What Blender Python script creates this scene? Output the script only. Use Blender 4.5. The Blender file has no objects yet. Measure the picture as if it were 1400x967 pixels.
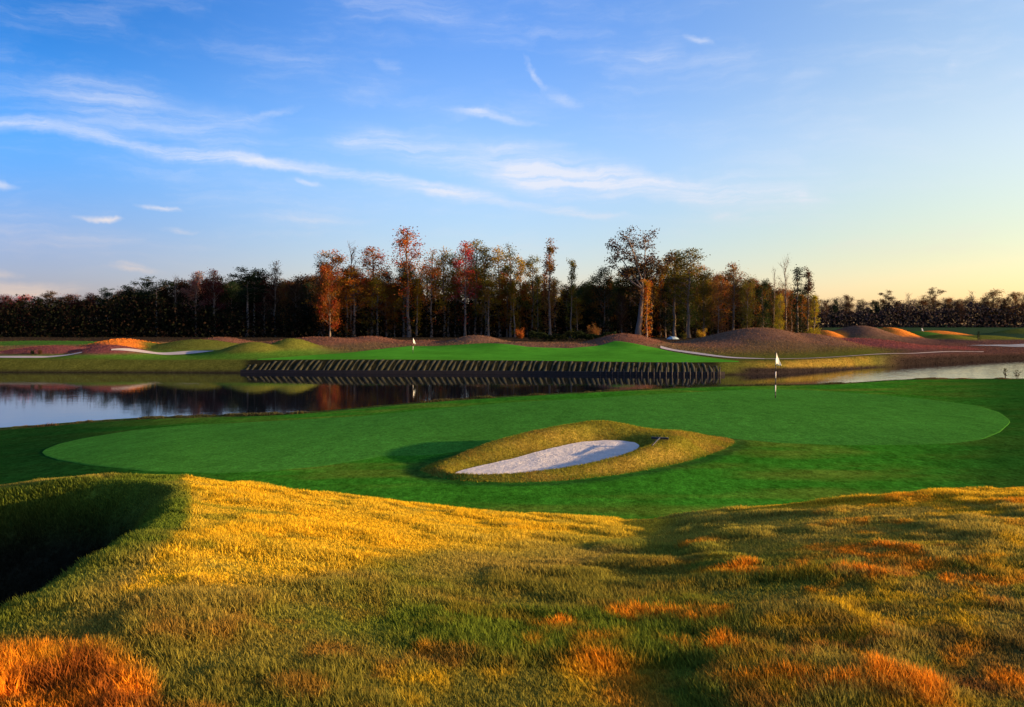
import bpy, math, random
import numpy as np
from mathutils import Vector

QUICK = False
sc = bpy.context.scene
COL = sc.collection
random.seed(7)
rng = np.random.default_rng(7)

# ------------------------------------------------------------------ camera model
FP, HY, ZC = 1212.0, 444.0, 5.1          # focal length and horizon in photo pixels, eye height above the pond

def at(px, py, Y):
    return ((px - 700) / FP * Y, Y, ZC - (py - HY) / FP * Y)

def U(px):
    return (px - 700) / FP

def sm(a, b, x):
    t = np.clip((x - a) / (b - a), 0, 1)
    return t * t * (3 - 2 * t)

_tabs = {}
def tab(px, pts, col=1):
    key = (id(pts), col)
    if key not in _tabs:
        p = np.array([q[0] for q in pts], float)
        v = np.array([q[col] for q in pts], float)
        _tabs[key] = (p, v, np.gradient(v, p), pts)
    p, v, m, _ = _tabs[key]
    x = np.clip(px, p[0], p[-1])
    i = np.clip(np.searchsorted(p, x) - 1, 0, len(p) - 2)
    h = p[i + 1] - p[i]
    t = (x - p[i]) / h
    t2, t3 = t * t, t * t * t
    return (2*t3 - 3*t2 + 1) * v[i] + (t3 - 2*t2 + t) * h * m[i] + (-2*t3 + 3*t2) * v[i+1] + (t3 - t2) * h * m[i+1]

# ------------------------------------------------------------------ noise
_perm = np.random.default_rng(11).random((256, 256))
def vnoise(x, y):
    xi = np.floor(x).astype(int); yi = np.floor(y).astype(int)
    fx = x - xi; fy = y - yi
    fx = fx*fx*(3-2*fx); fy = fy*fy*(3-2*fy)
    a = _perm[xi & 255, yi & 255]; b = _perm[(xi+1) & 255, yi & 255]
    c = _perm[xi & 255, (yi+1) & 255]; d = _perm[(xi+1) & 255, (yi+1) & 255]
    return (a*(1-fx)+b*fx)*(1-fy) + (c*(1-fx)+d*fx)*fy
def fbm(x, y, o=4):
    s = 0; a = .5; n = 0
    for k in range(o):
        s = s + a*vnoise(x*2**k + 17*k, y*2**k + 31*k); n += a; a *= .5
    return s/n

# ------------------------------------------------------------------ terrain
KNOLL = [(-700,760),(-500,730),(-300,700),(-100,676),(0,667),(60,659),(150,653.5),(245,654),(330,664),(430,677),(530,690),(640,701.5),(760,709.5),
         (880,713),(920,711),(1000,701),(1100,691),(1200,682.5),(1300,677),(1400,674),(1500,680),(1650,705),(1900,750),(2300,800)]
CRESTY = [(-700,12),(0,13),(245,13),(500,12.5),(880,12.8),(1100,12),(1400,11.2),(2300,10)]
SHORE = [(-900,590,.65),(0,580,.70),(200,570,.90),(400,563,1.20),(600,548,1.48),(800,537,1.68),(1000,527,1.78),(1150,524,1.80),(1256,518,1.82),(1400,517,1.82),(2400,517,1.8)]
SHORE = [(p, (ZC-z)*FP/(y-HY), z) for p, y, z in SHORE]
FARSHORE = [(-1500,104),(0,94.4),(300,93.6),(450,92.6),(700,91.6),(950,89.4),(1000,89.8),(1100,94.3),(1200,105.0),(1300,116.6),(1400,128),(1700,165),(2600,250)]
BANKTOP = [(-900,1.3),(0,1.2),(330,1.25),(450,1.34),(700,1.28),(950,1.18),(1060,1.20),(1200,1.25),(1300,1.05),(1400,1.0),(2400,1.0)]
# mounds: px, py of the crest, depth, half width px, half depth m, class
MOUNDS = [
 (50,466,130,120,9,'green'), (165,464.0,113,52,6,'fire'), (70,473,106,75,5,'plum'), (150,472,104,50,4,'plum'),  # fire mound: golden grass with low sun on its top painted orange
 (265,464.5,114,62,6,'olive'), (300,461.5,124,40,6,'heather'), (398,463,110,36,5,'lime'), (345,468,106,45,4,'lime'), (440,461,126,70,8,'heather'),
 (505,460.0,132,42,7,'heather'), (575,466,130,60,7,'heather'), (652,459.0,128,40,6,'brown'), (700,468,117,75,5,'brown'), (780,470,117,60,5,'brown'),
 (855,456.5,121,48,7,'heather'), (1040,448,131,74,11,'brown'), (1105,456,130,60,11,'brown'), (960,472,123,50,8,'brown'), (1185,463,134,80,10,'plum'), (1265,474,142,60,9,'plum'),
 (1178,445.5,178,42,10,'brown'), (1218,447.5,186,30,8,'fire'), (1128,452,176,22,7,'fire'), (1255,453,205,40,10,'green'), (1295,457,186,36,8,'lime'), (1345,459,196,50,9,'lime'),
 (1280,452,235,40,9,'fire'), (1395,449,262,45,12,'olive'), (1410,464,205,34,8,'green'),
]
MC = {'green':(.045,.120,.018),'fire':(.62,.20,.030),'plum':(.15,.052,.050),'olive':(.085,.100,.018),'heather':(.150,.072,.046),'lime':(.110,.122,.020),'brown':(.145,.082,.052)}

def poly(pts):   # (px, Y) -> plan
    return np.array([(U(p)*Y, Y) for p, Y in pts])
BK_OUT = poly([(576,20.9),(585,20.2),(620,19.2),(700,18.9),(780,19.2),(860,20.2),(940,21.9),(990,24.0),(1006,25.4),(990,26.2),(960,26.7),(900,26.8),(830,26.9),(760,26.1),(700,25.0),(640,23.6),(600,22.3)])
BK_SAND = poly([(613,19.75),(660,19.6),(740,20.25),(800,21.1),(850,22.1),(878,23.3),(866,24.1),(830,24.4),(800,24.1),(760,23.2),(700,21.8),(640,20.7)])
HOLLOW = np.array([(-3.3,4.6),(-3.35,6.6),(-3.5,7.9),(-3.95,10.0),(-4.7,12.0),(-6.0,12.6),(-7.2,12.6),(-9,12.3),(-13,11),(-14,4),(-9,3.2),(-5,3.6)])

def smooth_poly(P, it=2):
    for _ in range(it):
        Q = np.roll(P, -1, 0)
        P = np.stack([.75*P+.25*Q, .25*P+.75*Q], 1).reshape(-1, 2)
    return P
BK_OUT = smooth_poly(BK_OUT); BK_SAND = smooth_poly(BK_SAND); HOLLOW = smooth_poly(HOLLOW)

def sdist(P, X, Y):
    """signed distance, positive inside"""
    d = np.full(X.shape, 1e9); inside = np.zeros(X.shape, bool)
    n = len(P)
    for i in range(n):
        x0, y0 = P[i]; x1, y1 = P[(i+1) % n]
        ex, ey = x1-x0, y1-y0
        t = np.clip(((X-x0)*ex + (Y-y0)*ey)/(ex*ex+ey*ey), 0, 1)
        d = np.minimum(d, np.hypot(X-x0-t*ex, Y-y0-t*ey))
        c = ((y0 <= Y) != (y1 <= Y))
        with np.errstate(divide='ignore', invalid='ignore'):
            xs = x0 + (Y-y0)/(y1-y0 if y1 != y0 else 1e-9)*ex
        inside ^= c & (X < xs)
    return np.where(inside, d, -d)

def in_box(P, X, Y, m=1.0):
    return (X > P[:,0].min()-m) & (X < P[:,0].max()+m) & (Y > P[:,1].min()-m) & (Y < P[:,1].max()+m)

def pxof(X, Y):
    return 700 + FP*X/np.maximum(Y, 5.0)

def mound_w(X, Y):
    px = pxof(X, Y)
    out = []
    for (mx, my, md, hw, hd, cl) in MOUNDS:
        w = hw/FP*md
        cx = U(mx)*md
        r2 = ((X-cx)/w)**2 + ((Y-md)/hd)**2
        out.append(np.exp(-r2*.9))
    return out

def far_base(px, Y):
    zb = tab(px, BANKTOP)
    yf = tab(px, FARSHORE)
    d = Y - yf
    right = sm(1000, 1300, px)
    top = zb + (2.2 - .75*right - zb)*sm(3, 34, d)
    top = top + .35*sm(40, 85, d) + (.95+.75*right)*sm(90, 380, d)
    return top, d

_mh = []
def terr(X, Y):
    X = np.asarray(X, float); Y = np.asarray(Y, float)
    px = pxof(X, Y)
    px = np.clip(px, -1500, 2600)
    # --- pond, fairway
    Yn = tab(px, SHORE); zs = tab(px, SHORE, 2)
    zf = 1.75 + (zs - 1.75)*sm(.35, 1, Y/Yn) - .25*sm(250, -100, px)*sm(14, 24, Y)
    zf = zf + .05*np.sin(X*.23+1)*np.sin(Y*.19) + .07*np.exp(-((px-1010)/190)**2 - ((Y-30)/5)**2)
    zf = zf - (zs + 1.1)*sm(-.3, 4.6, Y - Yn)
    # --- far side
    zt, d = far_base(px, Y)
    run = 2.9 + 1.6*sm(1000, 1250, px)
    edge = -1.1 + (zt + 1.1)*sm(-2.1, run, d)
    base = np.where(d > run, zt, edge)
    far = base
    near_mask = d < 0
    z = np.where(near_mask & (edge < -1.0), zf, np.maximum(edge, zf))
    big = d > 2
    if big.any():
        zz = far.copy()
        if not _mh:
            for (mx, my, md, hw, hd, cl) in MOUNDS:
                _mh.append(ZC - (my-HY)/FP*md - float(far_base(np.array([float(mx)]), np.array([float(md)]))[0][0]))
        for h, w in zip(_mh, mound_w(X, Y)):
            cand = far + h*w
            k = .25
            hh = np.clip(.5 + .5*(cand-zz)/k, 0, 1)
            new = zz*(1-hh) + cand*hh + k*hh*(1-hh)*np.minimum(1, w*6)
            zz = np.maximum(zz, new*1.0)
        zz = zz + .22*(fbm(X*.16, Y*.16, 3)-.5)*sm(10, 30, d)
        z = np.where(big, zz, z)
    # --- bunker
    m = in_box(BK_OUT, X, Y)
    if m.any():
        x, y, z0 = X[m], Y[m], z[m]
        dO = sdist(BK_OUT, x, y); dS = -sdist(BK_SAND, x, y)
        t = np.where(dO > 0, dO/(np.maximum(dO, 0)+np.maximum(dS, 0)+1e-6), 0)
        sand = 1.72 + .17*sm(20.4, 24.3, y)
        H = .10 + .14*sm(-.2, 3.4, x) + .42*sm(20.6, 24.4, y)*(1-.72*sm(2.2, 4.4, x))
        bump = H*sm(0, .5, t)*(1-sm(.56, 1, t))
        q = sm(.55, 1, t)
        lump = .05*(fbm(x*1.3, y*1.3, 3)-.5)*sm(0, .3, t)*(1-sm(.8, 1, t))
        z[m] = z0*(1-q) + sand*q + bump + lump
    # --- the knoll we stand on
    S = (tab(px, KNOLL) - HY)/FP
    yc = tab(px, CRESTY)
    zc = ZC - S*yc
    z0 = 3.50
    rr = np.clip(Y/yc, 0, 1)
    kn = z0 - (z0-zc)*rr**1.6
    tt = np.maximum(Y-yc, 0)
    mm = 1.6*(z0-zc)/yc
    kn = kn - mm*tt - .085*tt*tt
    und = .045*(fbm(X*.35, Y*.35, 3)-.5)*sm(13.5, 9, Y)
    kn = kn + und - .02*np.maximum(-Y, 0)
    m = in_box(HOLLOW, X, Y)
    if m.any():
        dh = sdist(HOLLOW, X[m], Y[m])
        kn[m] -= 3.1*sm(-.25, 2.1, dh)
    nearz = (Y < 40) & (X < 40)
    k = .10
    kn2 = kn + np.where(Y > 24, -50, 0)
    hz = np.where(Y < yc, 0.0*z+(-5), z)   # in front of the crest only the knoll counts
    hh = np.clip(.5+.5*(kn2-hz)/k, 0, 1)
    z = np.where(nearz, hz*(1-hh)+kn2*hh + k*hh*(1-hh), z)
    return z

def T1(x, y):
    return float(terr(np.array([float(x)]), np.array([float(y)]))[0])

def hit(px, py, y0=3.0, y1=400.0, n=4000):
    Y = np.exp(np.linspace(math.log(y0), math.log(y1), n))
    X = U(px)*Y
    z = terr(X, Y)
    ray = ZC - (py-HY)/FP*Y
    s = np.nonzero(z >= ray)[0]
    return float(Y[s[0]]) if len(s) else float(y1)

# ------------------------------------------------------------------ object helpers
def link(o, parent=None):
    COL.objects.link(o)
    if parent is not None: o.parent = parent
    return o

def mesh_np(name, V, F, smooth=True):
    """V (n,3); F (m,k) with one k"""
    me = bpy.data.meshes.new(name)
    V = np.asarray(V, np.float32); F = np.asarray(F, np.int32)
    me.vertices.add(len(V)); me.vertices.foreach_set('co', V.ravel())
    k = F.shape[1]
    me.loops.add(F.size); me.loops.foreach_set('vertex_index', F.ravel())
    me.polygons.add(len(F))
    me.polygons.foreach_set('loop_start', np.arange(0, F.size, k, dtype=np.int32))
    me.polygons.foreach_set('loop_total', np.full(len(F), k, np.int32))
    me.polygons.foreach_set('use_smooth', np.full(len(F), smooth))
    me.update(calc_edges=True)
    return me

def vcol(me, name, C):
    a = me.attributes.new(name, 'FLOAT_COLOR', 'POINT')
    C = np.concatenate([np.asarray(C, np.float32), np.ones((len(C), 1), np.float32)], 1)
    a.data.foreach_set('color', C.ravel())

class MB:
    def __init__(s): s.V = []; s.F = []
    def add(s, V, F):
        b = len(s.V); s.V += [tuple(v) for v in V]; s.F += [tuple(b+i for i in f) for f in F]
    def tube(s, pts, rad, n=6, cap=True):
        pts = [Vector(p) for p in pts]; V = []; F = []
        for i, p in enumerate(pts):
            d = (pts[min(i+1, len(pts)-1)] - pts[max(i-1, 0)]).normalized()
            a = d.orthogonal().normalized() if i == 0 else (pa - d*pa.dot(d)).normalized()
            pa = a; b = d.cross(a)
            for k in range(n):
                t = 2*math.pi*k/n
                V.append(p + (a*math.cos(t) + b*math.sin(t))*rad[i])
        for i in range(len(pts)-1):
            for k in range(n):
                F.append((i*n+k, i*n+(k+1) % n, (i+1)*n+(k+1) % n, (i+1)*n+k))
        if cap:
            F.append(tuple(range(n))[::-1]); F.append(tuple((len(pts)-1)*n+k for k in range(n)))
        s.add(V, F)
    def box(s, c, sx, sy, sz, rot=None, bev=.0):
        V = []
        for z in (-.5, .5):
            for x, y in ((-.5,-.5),(.5,-.5),(.5,.5),(-.5,.5)):
                v = Vector((x*sx, y*sy, z*sz))
                if rot is not None: v = rot @ v
                V.append(Vector(c)+v)
        s.add(V, [(3,2,1,0),(4,5,6,7),(0,1,5,4),(1,2,6,5),(2,3,7,6),(3,0,4,7)])
    def mesh(s, name, smooth=False):
        me = bpy.data.meshes.new(name); me.from_pydata(s.V, [], s.F)
        if smooth:
            for p in me.polygons: p.use_smooth = True
        me.update(); return me
    def build(s, name, mat, parent=None, smooth=False):
        me = s.mesh(name, smooth); me.materials.append(mat)
        return link(bpy.data.objects.new(name, me), parent)

def empty(name, loc, rz=0):
    o = bpy.data.objects.new(name, None); o.location = loc; o.rotation_euler = (0, 0, rz); o.empty_display_size = .3
    return link(o)

def tag(o, label=None, cat=None, group=None, kind=None):
    if label: o['label'] = label
    if cat: o['category'] = cat
    if group: o['group'] = group
    if kind: o['kind'] = kind
    return o

# ------------------------------------------------------------------ materials
def newmat(name):
    m = bpy.data.materials.new(name); m.use_nodes = True
    nt = m.node_tree; nt.nodes.clear()
    out = nt.nodes.new('ShaderNodeOutputMaterial')
    return m, nt, out

def N(nt, t, **kw):
    n = nt.nodes.new(t)
    for k, v in kw.items():
        if k == 'ins':
            for i, x in v.items():
                if hasattr(x, 'is_linked') or isinstance(x, bpy.types.NodeSocket): nt.links.new(x, n.inputs[i])
                else: n.inputs[i].default_value = x
        else: setattr(n, k, v)
    return n

def mth(nt, op, a, b=0.0, c=None):
    ins = {0: a, 1: b}
    if c is not None: ins[2] = c
    return N(nt, 'ShaderNodeMath', operation=op, ins=ins).outputs[0]

def ground_mat(name, attr=None, color=None, rough=.95, scales=((30, .35), (6, .25)), bump=.3, bscale=60, spec=.0, stretch=(1,1,1), dist=.03):
    m, nt, out = newmat(name)
    tc = N(nt, 'ShaderNodeTexCoord')
    mp = N(nt, 'ShaderNodeMapping', ins={0: tc.outputs['Object'], 3: stretch})
    if attr: c = N(nt, 'ShaderNodeAttribute', attribute_name=attr).outputs['Color']
    else: c = N(nt, 'ShaderNodeRGB').outputs[0]; c.default_value = (*color, 1)
    f = None
    for s, a in scales:
        n = N(nt, 'ShaderNodeTexNoise', ins={'Vector': mp.outputs[0], 'Scale': s, 'Detail': 4.0, 'Roughness': .65})
        v = N(nt, 'ShaderNodeMapRange', ins={0: n.outputs[0], 1: .25, 2: .75, 3: 1-a, 4: 1+a}).outputs[0]
        f = v if f is None else mth(nt, 'MULTIPLY', f, v)
    mix = N(nt, 'ShaderNodeMix', data_type='RGBA', blend_type='MULTIPLY', ins={0: 1.0})
    nt.links.new(c, mix.inputs[6])
    cmb = N(nt, 'ShaderNodeCombineColor', ins={0: f, 1: f, 2: f})
    nt.links.new(cmb.outputs[0], mix.inputs[7])
    bn = N(nt, 'ShaderNodeTexNoise', ins={'Vector': mp.outputs[0], 'Scale': bscale, 'Detail': 5.0, 'Roughness': .7})
    bp = N(nt, 'ShaderNodeBump', ins={'Strength': bump, 'Distance': dist, 'Height': bn.outputs[0]})
    p = N(nt, 'ShaderNodeBsdfPrincipled', ins={'Roughness': rough, 'Specular IOR Level': spec, 'Normal': bp.outputs[0]})
    nt.links.new(mix.outputs[2], p.inputs['Base Color'])
    nt.links.new(p.outputs[0], out.inputs[0])
    return m

def blade_mat(name, trans=.35, vary=.35):
    m, nt, out = newmat(name)
    c = N(nt, 'ShaderNodeAttribute', attribute_name='Col').outputs['Color']
    g = N(nt, 'ShaderNodeNewGeometry')
    v = N(nt, 'ShaderNodeMapRange', ins={0: g.outputs['Random Per Island'], 3: 1-vary, 4: 1+vary}).outputs[0]
    mix = N(nt, 'ShaderNodeVectorMath', operation='SCALE', ins={0: c, 'Scale': v})
    d = N(nt, 'ShaderNodeBsdfDiffuse', ins={0: mix.outputs[0]})
    t = N(nt, 'ShaderNodeBsdfTranslucent', ins={0: mix.outputs[0]})
    ms = N(nt, 'ShaderNodeMixShader', ins={0: trans, 1: d.outputs[0], 2: t.outputs[0]})
    nt.links.new(ms.outputs[0], out.inputs[0])
    return m

def leaf_mat(name, trans=.35, fixed=None):
    """leaf colour from the object's own colour; clumps drift towards a second hue, leaves differ one by one"""
    m, nt, out = newmat(name)
    if fixed is None: c = N(nt, 'ShaderNodeObjectInfo').outputs['Color']
    else: c = N(nt, 'ShaderNodeAttribute', attribute_name='Col').outputs['Color']
    g = N(nt, 'ShaderNodeNewGeometry')
    r = g.outputs['Random Per Island']
    tc = N(nt, 'ShaderNodeTexCoord')
    n = N(nt, 'ShaderNodeTexNoise', ins={'Vector': tc.outputs['Object'], 'Scale': .45, 'Detail': 2.0})
    h = N(nt, 'ShaderNodeMapRange', ins={0: n.outputs[0], 1: .3, 2: .7, 3: .468, 4: .545}).outputs[0]
    val = N(nt, 'ShaderNodeMapRange', ins={0: r, 3: .62, 4: 1.32}).outputs[0]
    hs = N(nt, 'ShaderNodeHueSaturation', ins={'Hue': h, 'Saturation': 1.0, 'Value': val, 'Color': c})
    d = N(nt, 'ShaderNodeBsdfDiffuse', ins={0: hs.outputs[0]})
    t = N(nt, 'ShaderNodeBsdfTranslucent', ins={0: hs.outputs[0]})
    ms = N(nt, 'ShaderNodeMixShader', ins={0: trans, 1: d.outputs[0], 2: t.outputs[0]})
    nt.links.new(ms.outputs[0], out.inputs[0])
    return m

def plain(name, color, rough=.7, nscale=8, amt=.25, bump=.2, spec=.3, metal=0):
    m, nt, out = newmat(name)
    tc = N(nt, 'ShaderNodeTexCoord')
    n = N(nt, 'ShaderNodeTexNoise', ins={'Vector': tc.outputs['Object'], 'Scale': nscale, 'Detail': 5.0})
    f = N(nt, 'ShaderNodeMapRange', ins={0: n.outputs[0], 1: .25, 2: .75, 3: 1-amt, 4: 1+amt}).outputs[0]
    mix = N(nt, 'ShaderNodeVectorMath', operation='SCALE', ins={0: color, 'Scale': f})
    bp = N(nt, 'ShaderNodeBump', ins={'Strength': bump, 'Distance': .02, 'Height': n.outputs[0]})
    p = N(nt, 'ShaderNodeBsdfPrincipled', ins={'Base Color': mix.outputs[0], 'Roughness': rough, 'Specular IOR Level': spec, 'Metallic': metal, 'Normal': bp.outputs[0]})
    nt.links.new(p.outputs[0], out.inputs[0])
    return m

M_GROUND = ground_mat('ground_turf', attr='Col', scales=((22, .60), (6, .42), (1.5, .26), (.35, .12)), stretch=(1, .5, 1), bump=.5, bscale=40)
M_GREEN = ground_mat('green_turf', color=(.048,.190,.022), scales=((26, .55), (8, .34), (1.6, .20), (.25, .14)), bump=.6, stretch=(1, .42, 1), bscale=90, dist=.012)
M_FGREEN = ground_mat('far_green_turf', color=(.055,.240,.018), scales=((9, .2), (.9, .16), (.12, .28)), bump=.25, bscale=30)
M_SAND = ground_mat('bunker_sand', color=(.60,.57,.53), scales=((40, .14), (3.5, .16)), bump=.9, bscale=9, dist=.07, rough=.9)
M_FSAND = ground_mat('pale_sand', color=(.40,.37,.36), scales=((6, .10), (.7, .10)), bump=.3, bscale=10)
M_BLADE = blade_mat('grass_blades', trans=.42)
M_LEAF = leaf_mat('autumn_leaves')
M_MASS = leaf_mat('wood_leaves', fixed=True)
M_BARK = plain('grey_bark', (.15,.12,.10), rough=.9, nscale=3, amt=.35, bump=.5)
M_DARKBARK = plain('dark_bark', (.06,.045,.038), rough=.9, nscale=3, amt=.35, bump=.5)
M_TIMBER = plain('mossy_timber', (.027,.028,.012), rough=.9, nscale=2.2, amt=.5, bump=.5)
M_WETWOOD = plain('wet_timber', (.014,.011,.013), rough=.6, nscale=3, amt=.4, bump=.4)
M_WHITE = plain('white_cloth', (.80,.80,.78), rough=.8, nscale=5, amt=.06, bump=.1)
M_POLEW = plain('white_pole_paint', (.78,.76,.72), rough=.4, nscale=20, amt=.05, bump=.05)
M_POLED = plain('dark_pole_paint', (.03,.028,.03), rough=.4, nscale=20, amt=.1, bump=.05)
M_IRON = plain('dark_iron', (.03,.03,.032), rough=.5, nscale=20, amt=.2, bump=.1)

# ------------------------------------------------------------------ the ground sheet
AP = -10.0    # rows fan out from a point behind the photographer
def rows():
    r = [np.arange(-8, 2, .4), np.arange(2, 17, .085), np.arange(17, 30, .13), np.arange(30, 62, .25), np.arange(62, 82, .8), np.arange(82, 100, .22),
         np.arange(100, 160, .5), np.arange(160, 260, 1.2), np.exp(np.linspace(math.log(260), math.log(6000), 50))]
    return np.concatenate(r)
RY = rows()
nc = 760
a = np.linspace(-1, 1, nc)
RU = .72*a + .75*a**5 + .0*a
GX = (RY[:, None] - AP)*RU[None, :]
GY = np.repeat(RY[:, None], nc, 1)
GZ = np.empty_like(GX)
for i in range(0, len(RY), 64):
    GZ[i:i+64] = terr(GX[i:i+64].ravel(), GY[i:i+64].ravel()).reshape(GX[i:i+64].shape)

def mixc(a, b, t):
    t = np.asarray(t)[..., None]
    return a*(1-t) + b*t

def ell(px, py, cx, cy, rx, ry, rot=0):
    c, s = math.cos(math.radians(rot)), math.sin(math.radians(rot))
    x = (px-cx)*c + (py-cy)*s; y = -(px-cx)*s + (py-cy)*c
    return sm(1.45, .25, np.hypot(x/rx, y/ry))

OLIVE = np.array([.185,.170,.026]); GREENB = np.array([.105,.165,.016]); GOLD = np.array([.62,.395,.020]); ORANGE = np.array([.80,.27,.015]); RUST = np.array([.42,.13,.022]); TAN = np.array([.40,.27,.055]); MAUVE = np.array([.30,.16,.09]); DKGREEN = np.array([.022,.05,.014]); UMBER=np.array([.06,.035,.018])
PATCH = [(1030,775,75,11,0),(1150,752,60,10,-8),(1210,755,60,18,15),(1260,752,38,16,20),(1185,790,26,22,45),(1165,815,20,24,60),(1190,845,22,9,40),(1320,690,110,14,4),(1385,705,50,12,0),
         (1375,772,55,26,0),(1340,790,25,16,0),(755,860,38,18,0),(885,858,24,22,30),(960,856,28,18,0),(835,935,75,32,0),(1195,925,55,26,30),(1250,945,45,24,40),(1155,880,18,14,0),(1385,925,40,34,0),(1330,862,40,12,20),(1060,940,40,20,0),(1290,830,35,10,25),(1230,700,70,9,0),(1340,830,30,16,30),(600,930,45,18,0),(1120,800,18,9,0),(1130,940,30,18,0)]
def fg_colors(X, Y, clump):
    Z = terr(X, Y)
    Yp = np.maximum(Y, 1.0)
    px = 700 + FP*X/Yp; py = HY + FP*(ZC-Z)/Yp
    n = len(X)
    n1 = fbm(X*.9, Y*.9, 4); n2 = fbm(X*3.1+5, Y*3.1, 3); n3 = fbm(X*.45+40, Y*.45, 3)
    C = np.repeat(OLIVE[None], n, 0)
    C = mixc(C, GREENB[None], sm(.45, .62, n1)*(.8-.35*sm(850, 1100, px)))
    C = mixc(C, TAN[None]*.9, sm(900, 1200, px)*sm(.62, .40, n2)*.6)
    C = mixc(C, TAN[None], sm(.50, .66, n3)*.55*sm(960, 740, py))
    C = mixc(C, RUST[None], sm(.50, .68, n2)*.35*sm(760, 900, py))
    C = mixc(C, MAUVE[None], sm(.56, .68, n3)*sm(700, 1000, px)*.5)
    C = mixc(C, np.array([.36,.29,.050])[None], sm(800, 720, py)*sm(420, 620, px)*.55)
    wob = (n1-.5)*90 + (n2-.5)*36
    # gold grass along the crest; outline of the sunlit band is painted in
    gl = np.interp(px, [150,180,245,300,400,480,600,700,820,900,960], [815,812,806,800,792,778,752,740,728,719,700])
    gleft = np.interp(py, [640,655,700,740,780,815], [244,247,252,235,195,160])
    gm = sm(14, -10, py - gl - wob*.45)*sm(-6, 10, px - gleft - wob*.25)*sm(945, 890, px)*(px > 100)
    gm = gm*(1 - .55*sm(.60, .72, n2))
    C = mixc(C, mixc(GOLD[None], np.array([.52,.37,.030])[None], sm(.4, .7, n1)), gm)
    # crest line on the right
    cr = np.interp(px, [950,1100,1250,1400,1600], [704,697,690,690,690])
    rm = sm(9, -5, py - cr - wob*.12)*sm(960, 1080, px)
    C = mixc(C, GOLD[None]*.9, rm*.85)
    # fire patch bottom left
    bl = np.interp(px, [-200,0,60,110,170,215,240], [880,888,880,884,902,930,985])
    bm = sm(-30, 34, py - bl + wob*.75)*sm(270, 185, px + wob*.8)*(1-.35*sm(.5, .64, n2))
    C = mixc(C, mixc(mixc(ORANGE[None], GOLD[None]*.9, sm(.5, .62, n1)*.6), RUST[None]*.6, sm(.42, .60, fbm(X*4.2+7, Y*2.4, 3))), bm)
    pm = np.zeros(n)  # patches of sunlight painted as gold and orange grass
    wx = (fbm(X*2.2+3, Y*2.2+8, 3)-.5)*190; wy = (fbm(X*2.2+30, Y*2.2+80, 3)-.5)*95
    for (cx, cy, rx, ry, rot) in PATCH:
        pm = np.maximum(pm, ell(px+wx, py+wy, cx, cy, rx, ry, rot))
    C = mixc(C, mixc(GOLD[None]*.85, ORANGE[None]*.85, sm(.38, .6, n1)), pm*.9*(1-.5*sm(.55, .68, n2)))
    scat = sm(.60, .70, fbm(X*1.7+60, Y*2.6+10, 3))*sm(760, 1150, px)*sm(700, 790, py)*(1-pm)
    C = mixc(C, mixc(RUST[None], GOLD[None]*.7, sm(.4, .6, n2)), scat*.6)
    # dark green bottom right and the hollow's deep shade, painted near black
    dm = sm(1180, 1330, px)*sm(800, 880, py)*sm(.5, .6, fbm(X*2.8+20, Y*2.8, 3))*(1-pm)
    C = mixc(C, UMBER[None], dm*.55)
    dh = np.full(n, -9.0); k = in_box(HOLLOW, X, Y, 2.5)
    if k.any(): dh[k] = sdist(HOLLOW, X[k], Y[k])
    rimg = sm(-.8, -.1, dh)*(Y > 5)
    C = mixc(C, np.array([.10,.15,.018])[None], rimg*.85*(px < 262))  # rim strip turned from the sun, its shade painted as green
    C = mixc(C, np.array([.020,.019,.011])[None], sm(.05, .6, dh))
    short = np.maximum(np.maximum(gm*.75, rimg*.6), rm*.4)
    return C, px, py, np.maximum(bm*.55, pm*.25), short

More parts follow.
